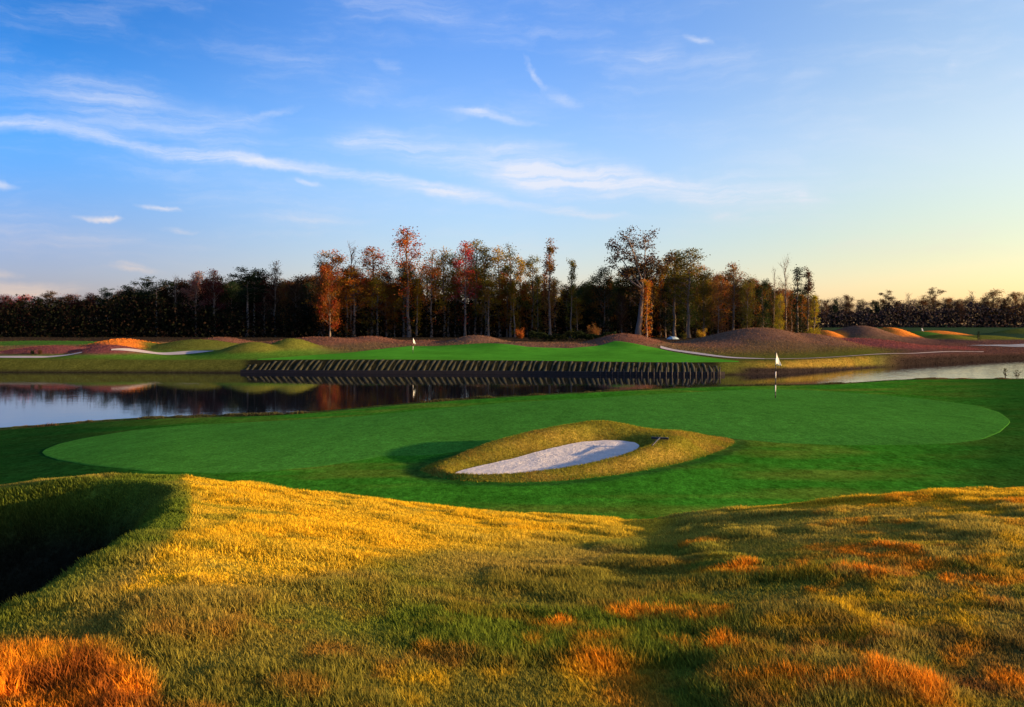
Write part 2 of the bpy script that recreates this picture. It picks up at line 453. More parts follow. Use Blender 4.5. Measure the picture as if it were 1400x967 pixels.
def ground_color(X, Y, Z):
    px = pxof(X, Y)
    C = np.empty(X.shape + (3,))
    n1 = fbm(X*.5, Y*.5, 4); n2 = fbm(X*2.3+9, Y*2.3, 3)
    # fairway and rough round the green
    C[:] = (.032,.160,.011)
    C = mixc(C, np.array([.095,.155,.016]), sm(.42, .70, fbm(X*.28, Y*.75, 4))*.75)
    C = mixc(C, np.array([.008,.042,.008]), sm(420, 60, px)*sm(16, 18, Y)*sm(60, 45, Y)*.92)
    C = mixc(C, np.array([.014,.065,.009]), sm(1200, 1400, px)*sm(16, 18, Y)*.85)
    # bunker surround
    m = in_box(BK_OUT, X, Y)
    if m.any():
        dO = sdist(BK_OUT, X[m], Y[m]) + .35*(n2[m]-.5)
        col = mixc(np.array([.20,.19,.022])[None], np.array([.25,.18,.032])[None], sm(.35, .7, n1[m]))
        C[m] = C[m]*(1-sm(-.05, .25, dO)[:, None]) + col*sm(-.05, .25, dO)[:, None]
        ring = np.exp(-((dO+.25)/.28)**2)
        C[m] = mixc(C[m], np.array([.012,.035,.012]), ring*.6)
    # near shore fringe
    Yn = tab(np.clip(px, -1500, 2600), SHORE)
    fr = sm(-1.2, -.1, Y-Yn)*sm(60, 30, Y-Yn)
    C = mixc(C, mixc(np.array([.080,.082,.026])[None], np.array([.13,.060,.030])[None], sm(.45, .65, n2.ravel())).reshape(C.shape), fr*.8)
    # far side
    d = Y - tab(np.clip(px, -1500, 2600), FARSHORE)
    F = np.empty_like(C); F[:] = (.078,.088,.016)
    F = mixc(F, np.array([.060,.165,.016]), sm(2, 6, d)*sm(30, 8, d)*sm(1000, 930, px)*.75)
    F = mixc(F, np.array([.140,.080,.052]), sm(12, 26, d)*sm(600, 250, px*0+300+0*d)*.0 + sm(10, 24, d)*.75)
    F = mixc(F, np.array([.085,.046,.040]), sm(1180, 1260, px)*sm(-1, 2, d))
    F = mixc(F, np.array([.024,.060,.024]), sm(60, 95, d)*.9)
    F = mixc(F, np.array([.028,.020,.014]), sm(44, 58, d)*sm(1150, 1105, px)*.9)
    F = mixc(F, np.array([.190,.135,.026]), sm(1000, 1050, px)*sm(1205, 1170, px)*sm(0, 1, d)*sm(5, 4, d)*(.45+.55*sm(.4, .6, n1)))
    F = mixc(F, np.array([.018,.014,.013]), sm(1.0, .2, d)*(1-sm(1190, 1240, px)) + sm(4.6, 2.2, d)*sm(1190, 1240, px))
    F = mixc(F, np.array([.020,.016,.015]), sm(1.7, 1.1, d)*sm(990, 1030, px)*(1-sm(1190, 1240, px)))
    ribs = sm(325, 345, px)*sm(990, 975, px)*sm(-.5, .3, d)*sm(3.0, 2.6, d)
    F = mixc(F, np.array([.011,.010,.008]), ribs*.9)
    mw = np.zeros(X.shape)
    for (mx, my, md, hw, hd, cl), w in zip(MOUNDS, mound_w(X, Y)):
        if md > 60:
            t = sm(.22, .5, w*(.8+.4*n1))
            F = mixc(F, np.array(MC[cl]), t)
    C = mixc(C, F, (d > -3).astype(float))
    # the knoll
    yc = tab(np.clip(px, -1500, 2600), CRESTY)
    K = np.empty_like(C); K[:] = (.050,.060,.016)
    K = mixc(K, np.array([.10,.070,.022]), sm(.4, .65, n1))
    kn = sm(.25, -.05, (Y-yc-1.6 - .5*(n2-.5)))*(Y < 20)
    kk = (kn > 0) & (Y > 1.5)
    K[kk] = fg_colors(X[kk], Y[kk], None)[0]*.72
    C = mixc(C, K, kn)
    return C

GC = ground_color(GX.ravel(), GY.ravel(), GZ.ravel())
nr = len(RY)
idx = np.arange(nr*nc).reshape(nr, nc)
F = np.stack([idx[:-1, :-1], idx[:-1, 1:], idx[1:, 1:], idx[1:, :-1]], -1).reshape(-1, 4)
me = mesh_np('ground', np.stack([GX.ravel(), GY.ravel(), GZ.ravel()], 1), F)
vcol(me, 'Col', GC); me.materials.append(M_GROUND)
tag(link(bpy.data.objects.new('ground', me)), kind='structure')

# ------------------------------------------------------------------ sheets lying on the ground
def sheet(name, pxs, near, far, nrow, off, mat, edge=0):
    pxs = np.asarray(pxs, float); t = np.linspace(0, 1, nrow)
    Y = near[None, :]*(1-t[:, None]) + far[None, :]*t[:, None]
    X = U(pxs)[None, :]*Y
    e = np.minimum(Y - near[None, :], far[None, :] - Y)
    Z = terr(X.ravel(), Y.ravel()) + off*(sm(0, edge, e.ravel())*1.35 - .35 if edge else 1)
    n = len(pxs); idx = np.arange(nrow*n).reshape(nrow, n)
    F = np.stack([idx[:-1, :-1], idx[:-1, 1:], idx[1:, 1:], idx[1:, :-1]], -1).reshape(-1, 4)
    me = mesh_np(name, np.stack([X.ravel(), Y.ravel(), Z], 1), F); me.materials.append(mat)
    return tag(link(bpy.data.objects.new(name, me)), kind='structure')

g_lo = [(57,619),(62,624),(80,630),(120,637),(200,645.5),(300,648),(370,645),(440,638.5),(500,629),(525,624)]
g_hi = [(1006,601),(1060,606),(1150,609.5),(1250,609),(1310,606.5),(1345,601),(1367,592),(1379,581),(1381,577)]
g_up = [(57,619),(62,614),(80,607),(110,600),(180,588.5),(260,581),(380,575),(500,568.5),(600,559),(700,550),(800,545),(900,539),(1000,533.5),(1060,532),(1100,533),(1200,539.5),(1280,547),(1340,555.5),(1367,564),(1379,573),(1381,577)]
lo = [(p, hit(p, y)) for p, y in g_lo] + [(560,23.2),(600,23.4),(640,24.2),(700,25.4),(760,26.5),(830,27.3),(900,27.2),(960,27.0)] + [(p, hit(p, y)) for p, y in g_hi]
up = [(p, hit(p, y)) for p, y in g_up]
def pw(x, pts): return np.interp(x, [p[0] for p in pts], [p[1] for p in pts])
th = np.linspace(0, math.pi, 420)
gpx = 57 + (1381-57)*(1-np.cos(th))/2
ka = np.hanning(9); ka /= ka.sum()
def smc(v): return np.concatenate([v[:4], np.convolve(v, ka, 'valid'), v[-4:]])
sheet('putting_green', gpx, smc(pw(gpx, lo)), smc(pw(gpx, up)), 170, .009, M_GREEN, edge=.30)

# far putting green, between the bulkhead and the mounds
fg_px = np.linspace(352, 1010, 300)
fyb = tab(fg_px, FARSHORE)
fg_far = [(352,97.6),(400,101),(470,107),(520,114),(560,120),(640,118),(720,113),(780,112),(840,116),(900,112),(950,103),(1010,94.5)]
sheet('far_green', fg_px, fyb + 3.15, np.maximum(pw(fg_px, fg_far), fyb+3.3), 60, .05, M_FGREEN, edge=.3)

# sand and cart paths on the far side
def strip(name, pts, mat, n=80, off=.06, nrow=8):
    p = np.linspace(pts[0][0], pts[-1][0], n)
    sheet(name, p, tab(p, pts, 1), tab(p, pts, 2), nrow, off, mat)
strip('bunker_sand', [(-60,99.4,100.8),(60,98.8,100.0),(112,100.6,101.0)], M_FSAND)
strip('bunker_sand', [(152,101.4,101.8),(200,103.0,104.6),(260,105.4,107.2),(292,107.6,108.0)], M_FSAND)
strip('bunker_sand', [(903,112.0,114.0),(950,105.2,107.8),(1000,99.4,101.2),(1045,98.2,99.2)], M_FSAND)
strip('cart_path', [(1045,98.3,99.0),(1100,99.6,100.5),(1200,110.4,111.5),(1300,122.4,123.8),(1345,127.6,129.2)], plain('path_dust', (.30,.25,.22), rough=.95, nscale=.5))
strip('cart_path', [(1322,151,152.5),(1350,149,156),(1400,149,163),(1480,166,190)], plain('pale_dust', (.20,.22,.24), rough=.9, nscale=.4), off=.08, nrow=20)

# near bunker sand
th = np.linspace(0, 2*math.pi, 1, endpoint=False)
P = smooth_poly(BK_SAND, 1)
cen = np.array([U(770)*21.9, 21.9])
x0, x1 = P[:, 0].min(), P[:, 0].max()
xs = x0 + (x1-x0)*(1-np.cos(np.linspace(0, math.pi, 90)))/2
def yr(x):
    ys = []
    for i in range(len(P)):
        a0, b0 = P[i], P[(i+1) % len(P)]
        if (a0[0] <= x) != (b0[0] <= x): ys.append(a0[1]+(x-a0[0])/(b0[0]-a0[0])*(b0[1]-a0[1]))
    return (min(ys), max(ys)) if len(ys) > 1 else (None, None)
lo_, hi_ = [], []
for x in xs:
    q = yr(min(max(x, x0+1e-4), x1-1e-4)); lo_.append(q[0]); hi_.append(q[1])
lo_ = np.array(lo_); hi_ = np.array(hi_)
t = np.linspace(-.02, 1.02, 40)
Y = lo_[None]*(1-t[:, None]) + hi_[None]*t[:, None]; X = np.repeat(xs[None], 40, 0)
wob = .06*(fbm(X*3, Y*3, 3)-.5)
Z = terr(X.ravel(), Y.ravel()) + .03 + (wob*.5).ravel()
idx = np.arange(40*90).reshape(40, 90)
me = mesh_np('bunker_sand', np.stack([X.ravel(), Y.ravel(), Z], 1), np.stack([idx[:-1, :-1], idx[:-1, 1:], idx[1:, 1:], idx[1:, :-1]], -1).reshape(-1, 4))
me.materials.append(M_SAND)
tag(link(bpy.data.objects.new('bunker_sand', me)), kind='structure')

# ------------------------------------------------------------------ the pond
m, nt, out = newmat('pond_water')
tc = N(nt, 'ShaderNodeTexCoord')
mp = N(nt, 'ShaderNodeMapping', ins={0: tc.outputs['Object'], 3: (.35, 1.0, 1.0)})
n1 = N(nt, 'ShaderNodeTexNoise', ins={'Vector': mp.outputs[0], 'Scale': 1.6, 'Detail': 3.0})
n2 = N(nt, 'ShaderNodeTexNoise', ins={'Vector': mp.outputs[0], 'Scale': .06, 'Detail': 3.0})
sx = N(nt, 'ShaderNodeSeparateXYZ', ins={0: tc.outputs['Object']})
ruf = N(nt, 'ShaderNodeMapRange', interpolation_type='SMOOTHSTEP', ins={0: mth(nt, 'ADD', sx.outputs[0], mth(nt, 'MULTIPLY', n2.outputs[0], 14.0)), 1: 30.0, 2: 48.0, 3: .035, 4: .30}).outputs[0]
bp = N(nt, 'ShaderNodeBump', ins={'Strength': ruf, 'Distance': .08, 'Height': n1.outputs[0]})
p = N(nt, 'ShaderNodeBsdfPrincipled', ins={'Base Color': (.006,.008,.012,1), 'Roughness': .035, 'IOR': 1.33, 'Normal': bp.outputs[0]})
nt.links.new(p.outputs[0], out.inputs[0])
M_WATER = m
V = [(-420, 27, 0), (420, 27, 0), (420, 330, 0), (-420, 330, 0)]
me = mesh_np('pond_water', V, [[0, 1, 2, 3]]); me.materials.append(M_WATER)
tag(link(bpy.data.objects.new('pond_water', me)), kind='structure')

# ------------------------------------------------------------------ timber bulkhead on the far bank
bk = empty('timber_bulkhead', (U(660)*93, 93, 0))
tag(bk, 'long sloping bulkhead of dark ribs along the far bank below the far green', 'bulkhead')
bl = Vector(bk.location)
ribpx = np.linspace(332, 984, 82)
rmat = {}
for i, q in enumerate(ribpx):
    q = q + random.uniform(-1.5, 1.5)
    yf = float(tab(np.array([q]), FARSHORE)[0])
    mb = MB()
    pts = []; rad = []
    L = random.uniform(2.45, 2.85)*(.62+.38*min(1, i/7, (82-i)/5))
    lean = .26 - .30*sm(880, 990, q) + random.uniform(-.03, .03)
    for k in range(7):
        s = -.1 + k/6*L
        x = U(q)*yf + lean*s; y = yf + s
        pts.append(Vector((x, y, T1(x, y) - .19)) - bl); rad.append(random.choice((.205, .225, .245)) + .02*math.sin(i*2.1+k))
    mb.tube(pts, rad, 12)
    mb.build('rib', M_TIMBER, bk, True)
mb = MB()
for k in range(120):
    q0, q1 = 330+k*5.5, 330+(k+1)*5.5
    ya, yb = (float(tab(np.array([q]), FARSHORE)[0]) for q in (q0, q1))
    a_ = Vector((U(q0)*ya, ya-.22, .16))-bl; b_ = Vector((U(q1)*yb, yb-.22, .16))-bl
    c = (a_+b_)/2; dv = b_-a_
    from mathutils import Matrix
    mb.box(c, dv.length, .16, .36, Matrix.Rotation(math.atan2(dv.y, dv.x), 3, 'Z'))
mb.build('sill_beam', M_WETWOOD, bk)
for q in np.linspace(820, 984, 21):
    yf = float(tab(np.array([q]), FARSHORE)[0]) - .42
    h = random.uniform(.55, .85)
    mb = MB(); x = U(q)*yf
    mb.tube([Vector((x, yf, -.6))-bl, Vector((x+random.uniform(-.04, .04), yf, h))-bl], [.07, .06], 7)
    mb.build('pile', M_WETWOOD, bk, True)

# ------------------------------------------------------------------ flags
def flagstick(px, py, Y, h, label, rz, fw, fh, bands):
    x, y = U(px)*Y, Y; z = T1(x, y)
    o = empty('flagstick', (x, y, z)); tag(o, label, 'flagstick', 'flagsticks on the greens')
    n = bands
    mb = MB(); mb.tube([(0, 0, -.15), (0, 0, h)], [.012, .010], 8); pole = mb.build('pole', M_POLEW, o, True)
    for k in range(n):
        mb = MB(); z0 = h*k/n; z1 = h*(k+1)/n
        r = .022*(1-.25*k/n)
        mb.tube([(0, 0, z0), (0, 0, z1)], [r, r], 10)
        mb.build('pole_band', M_POLED if k % 2 == 0 else M_POLEW, pole, True)
    # limp flag hanging in folds from the top
    V = []; F = []; nx, nz = 12, 14
    for j in range(nz+1):
        t = j/nz
        for i in range(nx+1):
            s = i/nx
            w = fw*(.25 + .75*t**.8)
            xx = .02 + s*w*.8
            yy = .07*math.sin(s*9+t*2)*s*(.4+t)
            zz = h - .06 - t*fh - s*fh*.22*(1-t*.2) + .02*math.sin(s*7)
            V.append((xx, yy, zz))
    for j in range(nz):
        for i in range(nx):
            b = j*(nx+1)+i; F.append((b, b+1, b+nx+2, b+nx+1))
    me = bpy.data.meshes.new('flag'); me.from_pydata(V, [], F); me.materials.append(M_WHITE)
    for p_ in me.polygons: p_.use_smooth = True
    f = link(bpy.data.objects.new('flag', me), o)
    sd = f.modifiers.new('cloth', 'SOLIDIFY'); sd.thickness = .006
    o.rotation_euler = (0, math.radians(1.5), rz)
    return o
flagstick(1060, 545, hit(1060, 545), 2.13, 'white flag on a banded stick at the back of the near green', math.radians(38), .34, .50, 7)
flagstick(564.5, 487, 106, 1.9, 'white flag on a stick standing on the green across the pond', math.radians(38), .42, .55, 4)
flagstick(1260, 461, 222, 2.4, 'tiny distant white flag before the far right wood', math.radians(10), .7, .7, 4)

# ------------------------------------------------------------------ bunker rake
ry_ = hit(897, 608)
x, y = U(897)*ry_, ry_
rk = empty('bunker_rake', (x, y, T1(x, y)+.06), math.radians(72)); tag(rk, 'dark bunker rake lying on the inner rim of the near bunker', 'rake')
mb = MB(); mb.tube([(-.65, 0, .0), (.65, 0, .03)], [.018, .018], 8); mb.build('handle', M_IRON, rk, True)
mb = MB(); mb.box((.66, 0, .02), .06, .45, .05)
for k in range(11): mb.tube([(.66, -.2+.04*k, .02), (.68, -.2+.04*k, -.06)], [.008, .004], 5)
mb.build('rake_head', M_IRON, rk)

# ------------------------------------------------------------------ tarpaulin at the wood edge
x, y = U(920)*160, 160.0
zt_ = T1(x, y)
nx, ny = 40, 24
tx, ty = np.meshgrid(np.linspace(-1.15, 1.15, nx), np.linspace(-.9, .9, ny))
r_ = np.sqrt((tx/1.15)**2 + (ty/.9)**2)
tz = .50*np.clip(1-r_**3.2, 0, 1)*(.85+.25*fbm(tx*1.3+4, ty*1.3, 3)) + .03*np.sin(tx*11+ty*3)*np.clip(1.2-r_, 0, 1) + .02
idx = np.arange(nx*ny).reshape(ny, nx)
me = mesh_np('tarpaulin', np.stack([tx.ravel(), ty.ravel(), tz.ravel()], 1), np.stack([idx[:-1, :-1], idx[:-1, 1:], idx[1:, 1:], idx[1:, :-1]], -1).reshape(-1, 4))
me.materials.append(plain('pale_tarpaulin', (.30,.40,.44), rough=.5, nscale=6, amt=.12))
o = link(bpy.data.objects.new('tarpaulin', me)); o.location = (x, y, zt_)
tag(o, 'pale bluish tarpaulin over a low heap at the dark wood edge', 'tarpaulin')

# ------------------------------------------------------------------ grass blades
def blades(name, X, Y, H, W, C, lean=(.0, .0), spread=.35, kind='stuff', tipc=1.25, base_off=-.02, mat=None):
    n = len(X)
    Z = terr(X, Y) + base_off
    th = rng.uniform(0, 2*math.pi, n)
    dx = rng.normal(0, spread, n)*H + lean[0]*H; dy = rng.normal(0, spread, n)*H + lean[1]*H
    hz = np.sqrt(np.maximum(H*H*1.0 - .5*(dx*dx+dy*dy), (.35*H)**2))
    wx = np.cos(th)*W*.5; wy = np.sin(th)*W*.5
    V = np.empty((n, 5, 3))
    V[:, 0] = np.stack([X-wx, Y-wy, Z], 1); V[:, 1] = np.stack([X+wx, Y+wy, Z], 1)
    mx, my, mz = X+dx*.38, Y+dy*.38, Z+hz*.58
    V[:, 2] = np.stack([mx+wx*.8, my+wy*.8, mz], 1); V[:, 3] = np.stack([mx-wx*.8, my-wy*.8, mz], 1)
    V[:, 4] = np.stack([X+dx, Y+dy, Z+hz], 1)
    b = np.arange(n)*5
    # all triangles
    F = np.concatenate([np.stack([b, b+1, b+2], 1), np.stack([b, b+2, b+3], 1), np.stack([b+3, b+2, b+4], 1)])
    me = mesh_np(name, V.reshape(-1, 3), F)
    CC = np.repeat(C[:, None, :], 5, 1)
    CC = CC*np.array([.8, .8, 1, 1, tipc])[None, :, None]
    vcol(me, 'Col', np.clip(CC.reshape(-1, 3), 0, .9))
    me.materials.append(mat or M_BLADE)
    o = link(bpy.data.objects.new(name, me))
    if kind: o['kind'] = kind
    return o

nb = 135000 if not QUICK else 15000
per = 8
# clumps: more of them near the lens, spread by distance
yy = 2.3*np.exp(rng.uniform(0, 1, nb)*math.log(15.4/2.3))
uu = rng.uniform(-.80, .80, nb)
m2 = nb*2//3
yy = np.concatenate([yy, rng.uniform(7.5, 15.4, m2)]); uu = np.concatenate([uu, rng.uniform(-.70, .70, m2)]); nb = nb + m2
cx_ = uu*(yy*.92+2.6); cy_ = yy
X = np.repeat(cx_, per) + rng.normal(0, 1, nb*per)*np.repeat(.020+.0055*yy, per)
Y = np.repeat(cy_, per) + rng.normal(0, 1, nb*per)*np.repeat(.020+.0055*yy, per)
yc_ = tab(np.clip(pxof(X, Y), -1500, 2600), CRESTY)
keep = (Y < yc_ + 1.9) & (Y > 1.5)
X, Y = X[keep], Y[keep]
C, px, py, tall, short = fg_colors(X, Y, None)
n2 = fbm(X*1.6, Y*1.6, 3)
H = (.040 + .055*sm(.4, .7, n2))*rng.uniform(.6, 1.25, len(X))*(1+.55*tall)*(1-.15*short)
W = (.0028 + .00085*Y)*rng.uniform(.7, 1.3, len(X))
C = C*rng.uniform(.7, 1.3, (len(X), 1))
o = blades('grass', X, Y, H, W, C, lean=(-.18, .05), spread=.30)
tag(o, 'wind blown gold and olive grass covering the knoll in the foreground', 'grass')

# tufts on the bunker rim
n = 190000 if not QUICK else 10000
bx = rng.uniform(BK_OUT[:, 0].min()-.3, BK_OUT[:, 0].max()+.3, n); by = rng.uniform(BK_OUT[:, 1].min()-.3, BK_OUT[:, 1].max()+.3, n)
dO = sdist(BK_OUT, bx, by); dS = sdist(BK_SAND, bx, by)
k = (dO > -.02 + .06*rng.normal(0, .5, n)) & (dS < -.03)
bx, by = bx[k], by[k]
nn = fbm(bx*1.1, by*1.1, 3)
C = mixc(np.array([.22,.21,.022])[None], np.array([.27,.19,.032])[None], sm(.35, .68, nn))*rng.uniform(.6, 1.3, (len(bx), 1))
o = blades('grass', bx, by, rng.uniform(.025, .075, len(bx)), rng.uniform(.008, .016, len(bx)), C, spread=.5)
tag(o, 'short olive grass growing round the rim of the near bunker', 'grass')

# fringe along the near shore
n = 60000 if not QUICK else 8000
q = rng.uniform(-150, 1560, n); yn = tab(q, SHORE); y = yn + rng.uniform(-.9, .75, n)*rng.uniform(.3, 1, n); x = U(q)*y
nn = fbm(x*.8+3, y*.8, 3)
C = mixc(np.array([.030,.060,.018])[None], np.array([.15,.085,.035])[None], sm(.42, .62, nn)*(.35+.65*sm(200, 40, q)+.4*sm(1250, 1300, q)))*rng.uniform(.6, 1.3, (n, 1))
tall = sm(.50, .70, nn)*(.5+.5*sm(220, 60, q))
o = blades('grass', x, y, .05+.22*tall*rng.uniform(.4, 1, n), np.full(n, .035), C, spread=.4)
tag(o, 'ragged grass fringe along the near shore of the pond', 'grass')

# coarse grass on the mounds and banks of the far side
n = 150000 if not QUICK else 20000
q = rng.uniform(-120, 1560, n); yf = tab(q, FARSHORE); y = yf + .6 + rng.exponential(22, n); x = U(q)*y
d = y - yf
ok = (d < 120) & ~((q > 335) & (q < 990) & (d < 3.2))
fgl = np.interp(q, [p[0] for p in fg_far], [p[1] for p in fg_far])
ok &= ~((q > 352) & (q < 1010) & (y < np.maximum(fgl, yf+3.3)+.25))
for pts in ([(-60,99.4,100.8),(60,98.8,100.0),(112,100.6,101.0)], [(152,101.4,101.8),(200,103.0,104.6),(260,105.4,107.2),(292,107.6,108.0)], [(903,112.0,114.0),(950,105.2,107.8),(1000,99.4,101.2),(1045,98.2,99.2)], [(1045,98.3,99.0),(1100,99.6,100.5),(1200,110.4,111.5),(1300,122.4,123.8),(1345,127.6,129.2)], [(1322,151,152.5),(1350,149,156),(1400,149,163),(1480,166,190)]):
    a_ = tab(q, pts, 1); b_ = tab(q, pts, 2)
    ok &= ~((q > pts[0][0]) & (q < pts[-1][0]) & (y > a_-1.1) & (y < b_+.15))
q, y, x, d = q[ok], y[ok], x[ok], d[ok]
C = ground_color(x, y, None)*rng.uniform(.82, 1.2, (len(x), 1))*1.08
W = .05 + .0004*y
gness = sm(.85, 1.15, C[:, 1]/(C[:, 0]+1e-4))
Hh = rng.uniform(.06, .19, len(x))*(.55+.45*sm(8, 20, d))*(1-.6*gness)
o = blades('heather', x, y, Hh, W*rng.uniform(.7, 1.4, len(x)), C, spread=.45)
tag(o, 'coarse russet grass covering the mounds and banks beyond the pond', 'heather')

# ------------------------------------------------------------------ trees
def rot_about(v, ax, ang): return Matrix.Rotation(ang, 3, ax) @ v

def gen_tree(kind, seed):
    """one tree of about 20 m: (trunk MB, leaf array)"""
    R = random.Random(seed); mb = MB(); leaves = []
    H = 20.0
    def clump(p, s, n, flat=1.0, size=(.24, .44)):
        for _ in range(n):
            leaves.append((p[0]+R.gauss(0, s), p[1]+R.gauss(0, s), p[2]+R.gauss(0, s*flat), R.uniform(*size)))
    def limb(p0, d, L, r, depth, leafy, cs, cn, flat=1.0, up=.15, size=(.24, .44)):
        n = 4; pts = [Vector(p0)]; rad = [r]; v = d.normalized()
        for k in range(n):
            v = (v + Vector((R.gauss(0, .17), R.gauss(0, .17), R.gauss(0, .10)+up))).normalized()
            pts.append(pts[-1] + v*L/n); rad.append(r*(1-(k+1)/n*.8))
        mb.tube(pts, rad, 5 if depth == 0 else 4, cap=False)
        if depth < 1:
            for k in range(R.randint(2, 4)):
                t = R.uniform(.3, .95); i = min(int(t*n), n-1); q = pts[i].lerp(pts[i+1], t*n-i)
                dd = (v + Vector((R.gauss(0, .7), R.gauss(0, .7), R.gauss(.1, .4)))).normalized()
                limb(q, dd, L*R.uniform(.35, .6), r*.45, depth+1, leafy, cs, cn, flat, up, size)
        if R.random() < leafy:
            clump(pts[-1], cs, cn, flat, size)
            if R.random() < .8: clump(pts[-2], cs*.9, cn//2, flat, size)
    def trunk(top, r0, r1, wob=.25, n=9, lean=(0, 0)):
        pts = []; x = y = 0
        for k in range(n+1):
            t = k/n
            if k: x += R.gauss(0, wob*.35)+lean[0]*top/n; y += R.gauss(0, wob*.35)+lean[1]*top/n
            pts.append(Vector((x, y, t*top - (.3 if k == 0 else 0))))
        rad = [r0*(1-t/n)**.8 + r1 + (.12 if t == 0 else 0) for t in range(n+1)]
        mb.tube(pts, rad, 8, cap=False)
        return pts
    def onp(pts, t):
        f = t*(len(pts)-1); i = min(int(f), len(pts)-2); return pts[i].lerp(pts[i+1], f-i)
    if kind == 'slender':
        P_ = trunk(H*.97, .20, .03); nl = R.randint(24, 30); h0 = R.uniform(.20, .36)
        for k in range(nl):
            t = h0 + (1-h0)*((k+R.random())/nl); a_ = R.uniform(0, 6.28)
            L = R.uniform(.6, 1.25)*(3.3*(1-t)**.55*(1 if t > .5 else .8) + .6)
            limb(onp(P_, t), Vector((math.cos(a_), math.sin(a_), R.uniform(.3, .9))), L, .07, 0, .88, .52, R.randint(20, 30), .8, .15, (.18, .36))
        for k in range(7):
            t = R.uniform(.12, h0); a_ = R.uniform(0, 6.28)
            limb(onp(P_, t), Vector((math.cos(a_), math.sin(a_), .2)), R.uniform(.5, 1.3), .03, 1, .6, .4, 10, .8)
    elif kind == 'pine':
        P_ = trunk(H*.96, .22, .04, .15); nl = R.randint(15, 20); h0 = R.uniform(.52, .62)
        for k in range(nl):
            t = h0 + (1-h0)*((k+R.random())/nl); a_ = R.uniform(0, 6.28)
            L = R.uniform(.6, 1.25)*(3.0*math.sin(math.pi*min(1, .22+.78*(1-t)/(1-h0)))**.7*.9 + .4)
            limb(onp(P_, t), Vector((math.cos(a_), math.sin(a_), R.uniform(-.05, .45))), L, .08, 0, .95, .55, R.randint(30, 40), .5, .10, (.2, .40))
    elif kind == 'round':
        P_ = trunk(H*.92, .26, .04); nl = R.randint(34, 40)
        for k in range(nl):
            t = .10 + .90*((k+R.random())/nl); a_ = R.uniform(0, 6.28)
            L = R.uniform(.65, 1.15)*(4.2*math.sqrt(max(.05, 1-((t-.50)/.56)**2)))
            limb(onp(P_, t), Vector((math.cos(a_), math.sin(a_), R.uniform(.1, .7))), L, .09, 0, .97, .85, R.randint(34, 44), .8, .12, (.24, .46))
    elif kind == 'spread':
        P_ = trunk(H*.50, .34, .18, .2, 6, (.06, 0)); tops = []
        fork = P_[-1]
        for k, (dx, dy, dz, L) in enumerate(((-.55, .1, .85, 9.5), (.35, .2, 1, 9.5), (-.1, -.25, 1, 9.8), (.12, .3, 1.1, 9.0), (-.75, -.1, .6, 7.5), (.6, -.1, .8, 7.8))):
            q0 = onp(P_, R.uniform(.75, 1)); v = Vector((dx, dy, dz)).normalized(); pts = [q0]; rad = [.17]; n = 6
            for j in range(n):
                v = (v + Vector((R.gauss(0, .12), R.gauss(0, .12), .05))).normalized(); pts.append(pts[-1]+v*L/n); rad.append(.17*(1-(j+1)/n*.85))
            mb.tube(pts, rad, 6, cap=False)
            for j in range(11):
                t = R.uniform(.3, 1); q = onp(pts, t); a_ = R.uniform(0, 6.28)
                limb(q, Vector((math.cos(a_), math.sin(a_), R.uniform(.1, .8))), R.uniform(.9, 2.2), .045, 0, .8, .42, R.randint(13, 19), .75, .1, (.2, .40))
        for k in range(10):
            a_ = R.uniform(0, 6.28); limb(onp(P_, R.uniform(.55, .98)), Vector((math.cos(a_), math.sin(a_), .3)), R.uniform(1, 2.6), .05, 0, .8, .5, 14, .8)
    elif kind == 'bare':
        P_ = trunk(H*.90, .17, .03); nl = 30
        for k in range(nl):
            t = .38 + .62*((k+R.random())/nl); a_ = R.uniform(0, 6.28)
            limb(onp(P_, t), Vector((math.cos(a_)*.7, math.sin(a_)*.7, R.uniform(.8, 1.5))), R.uniform(1.4, 3.0), .055, 0, .16, .4, 6, .8, .2, (.16, .28))
        for k in range(16):
            t = R.uniform(.15, .55); q = onp(P_, t); clump((q[0]+R.gauss(0, .4), q[1]+R.gauss(0, .4), q[2]), .45, 14, 1)
    elif kind == 'tower':
        P_ = trunk(H*.98, .22, .05, .3)
        f = [R.uniform(.6, 1.3) for _ in range(14)]
        for k in range(150):
            t = R.random()**.85*.97+.02; q = onp(P_, t); s = (1.25*(1-t)**.5 + .35)*f[int(t*13)]
            a_ = R.uniform(0, 6.28); rr_ = s*math.sqrt(R.random())
            clump((q[0]+rr_*math.cos(a_), q[1]+rr_*math.sin(a_), q[2]), .36, 13, .9, (.22, .42))
        for k in range(9):
            t = R.uniform(.55, .98); a_ = R.uniform(0, 6.28)
            limb(onp(P_, t), Vector((math.cos(a_), math.sin(a_), .8)), R.uniform(1, 2.2), .05, 0, .9, .35, 14)
    elif kind == 'shrub':
        for k in range(14):
            a_ = R.uniform(0, 6.28)
            limb((R.gauss(0, .4), R.gauss(0, .4), -.2), Vector((math.cos(a_)*.8, math.sin(a_)*.8, R.uniform(.7, 1.6))), R.uniform(6, 16), .16, 0, 1, 1.6, 55, 1.0, .1, (.6, 1.2))
        for k in range(36):
            a_ = R.uniform(0, 6.28); r_ = R.uniform(0, 5); clump((math.cos(a_)*r_, math.sin(a_)*r_, R.uniform(1, 15)*(1-(r_/8)**2)), 1.6, 42, 1.0, (.6, 1.2))
    L_ = np.array(leaves)
    return mb, L_

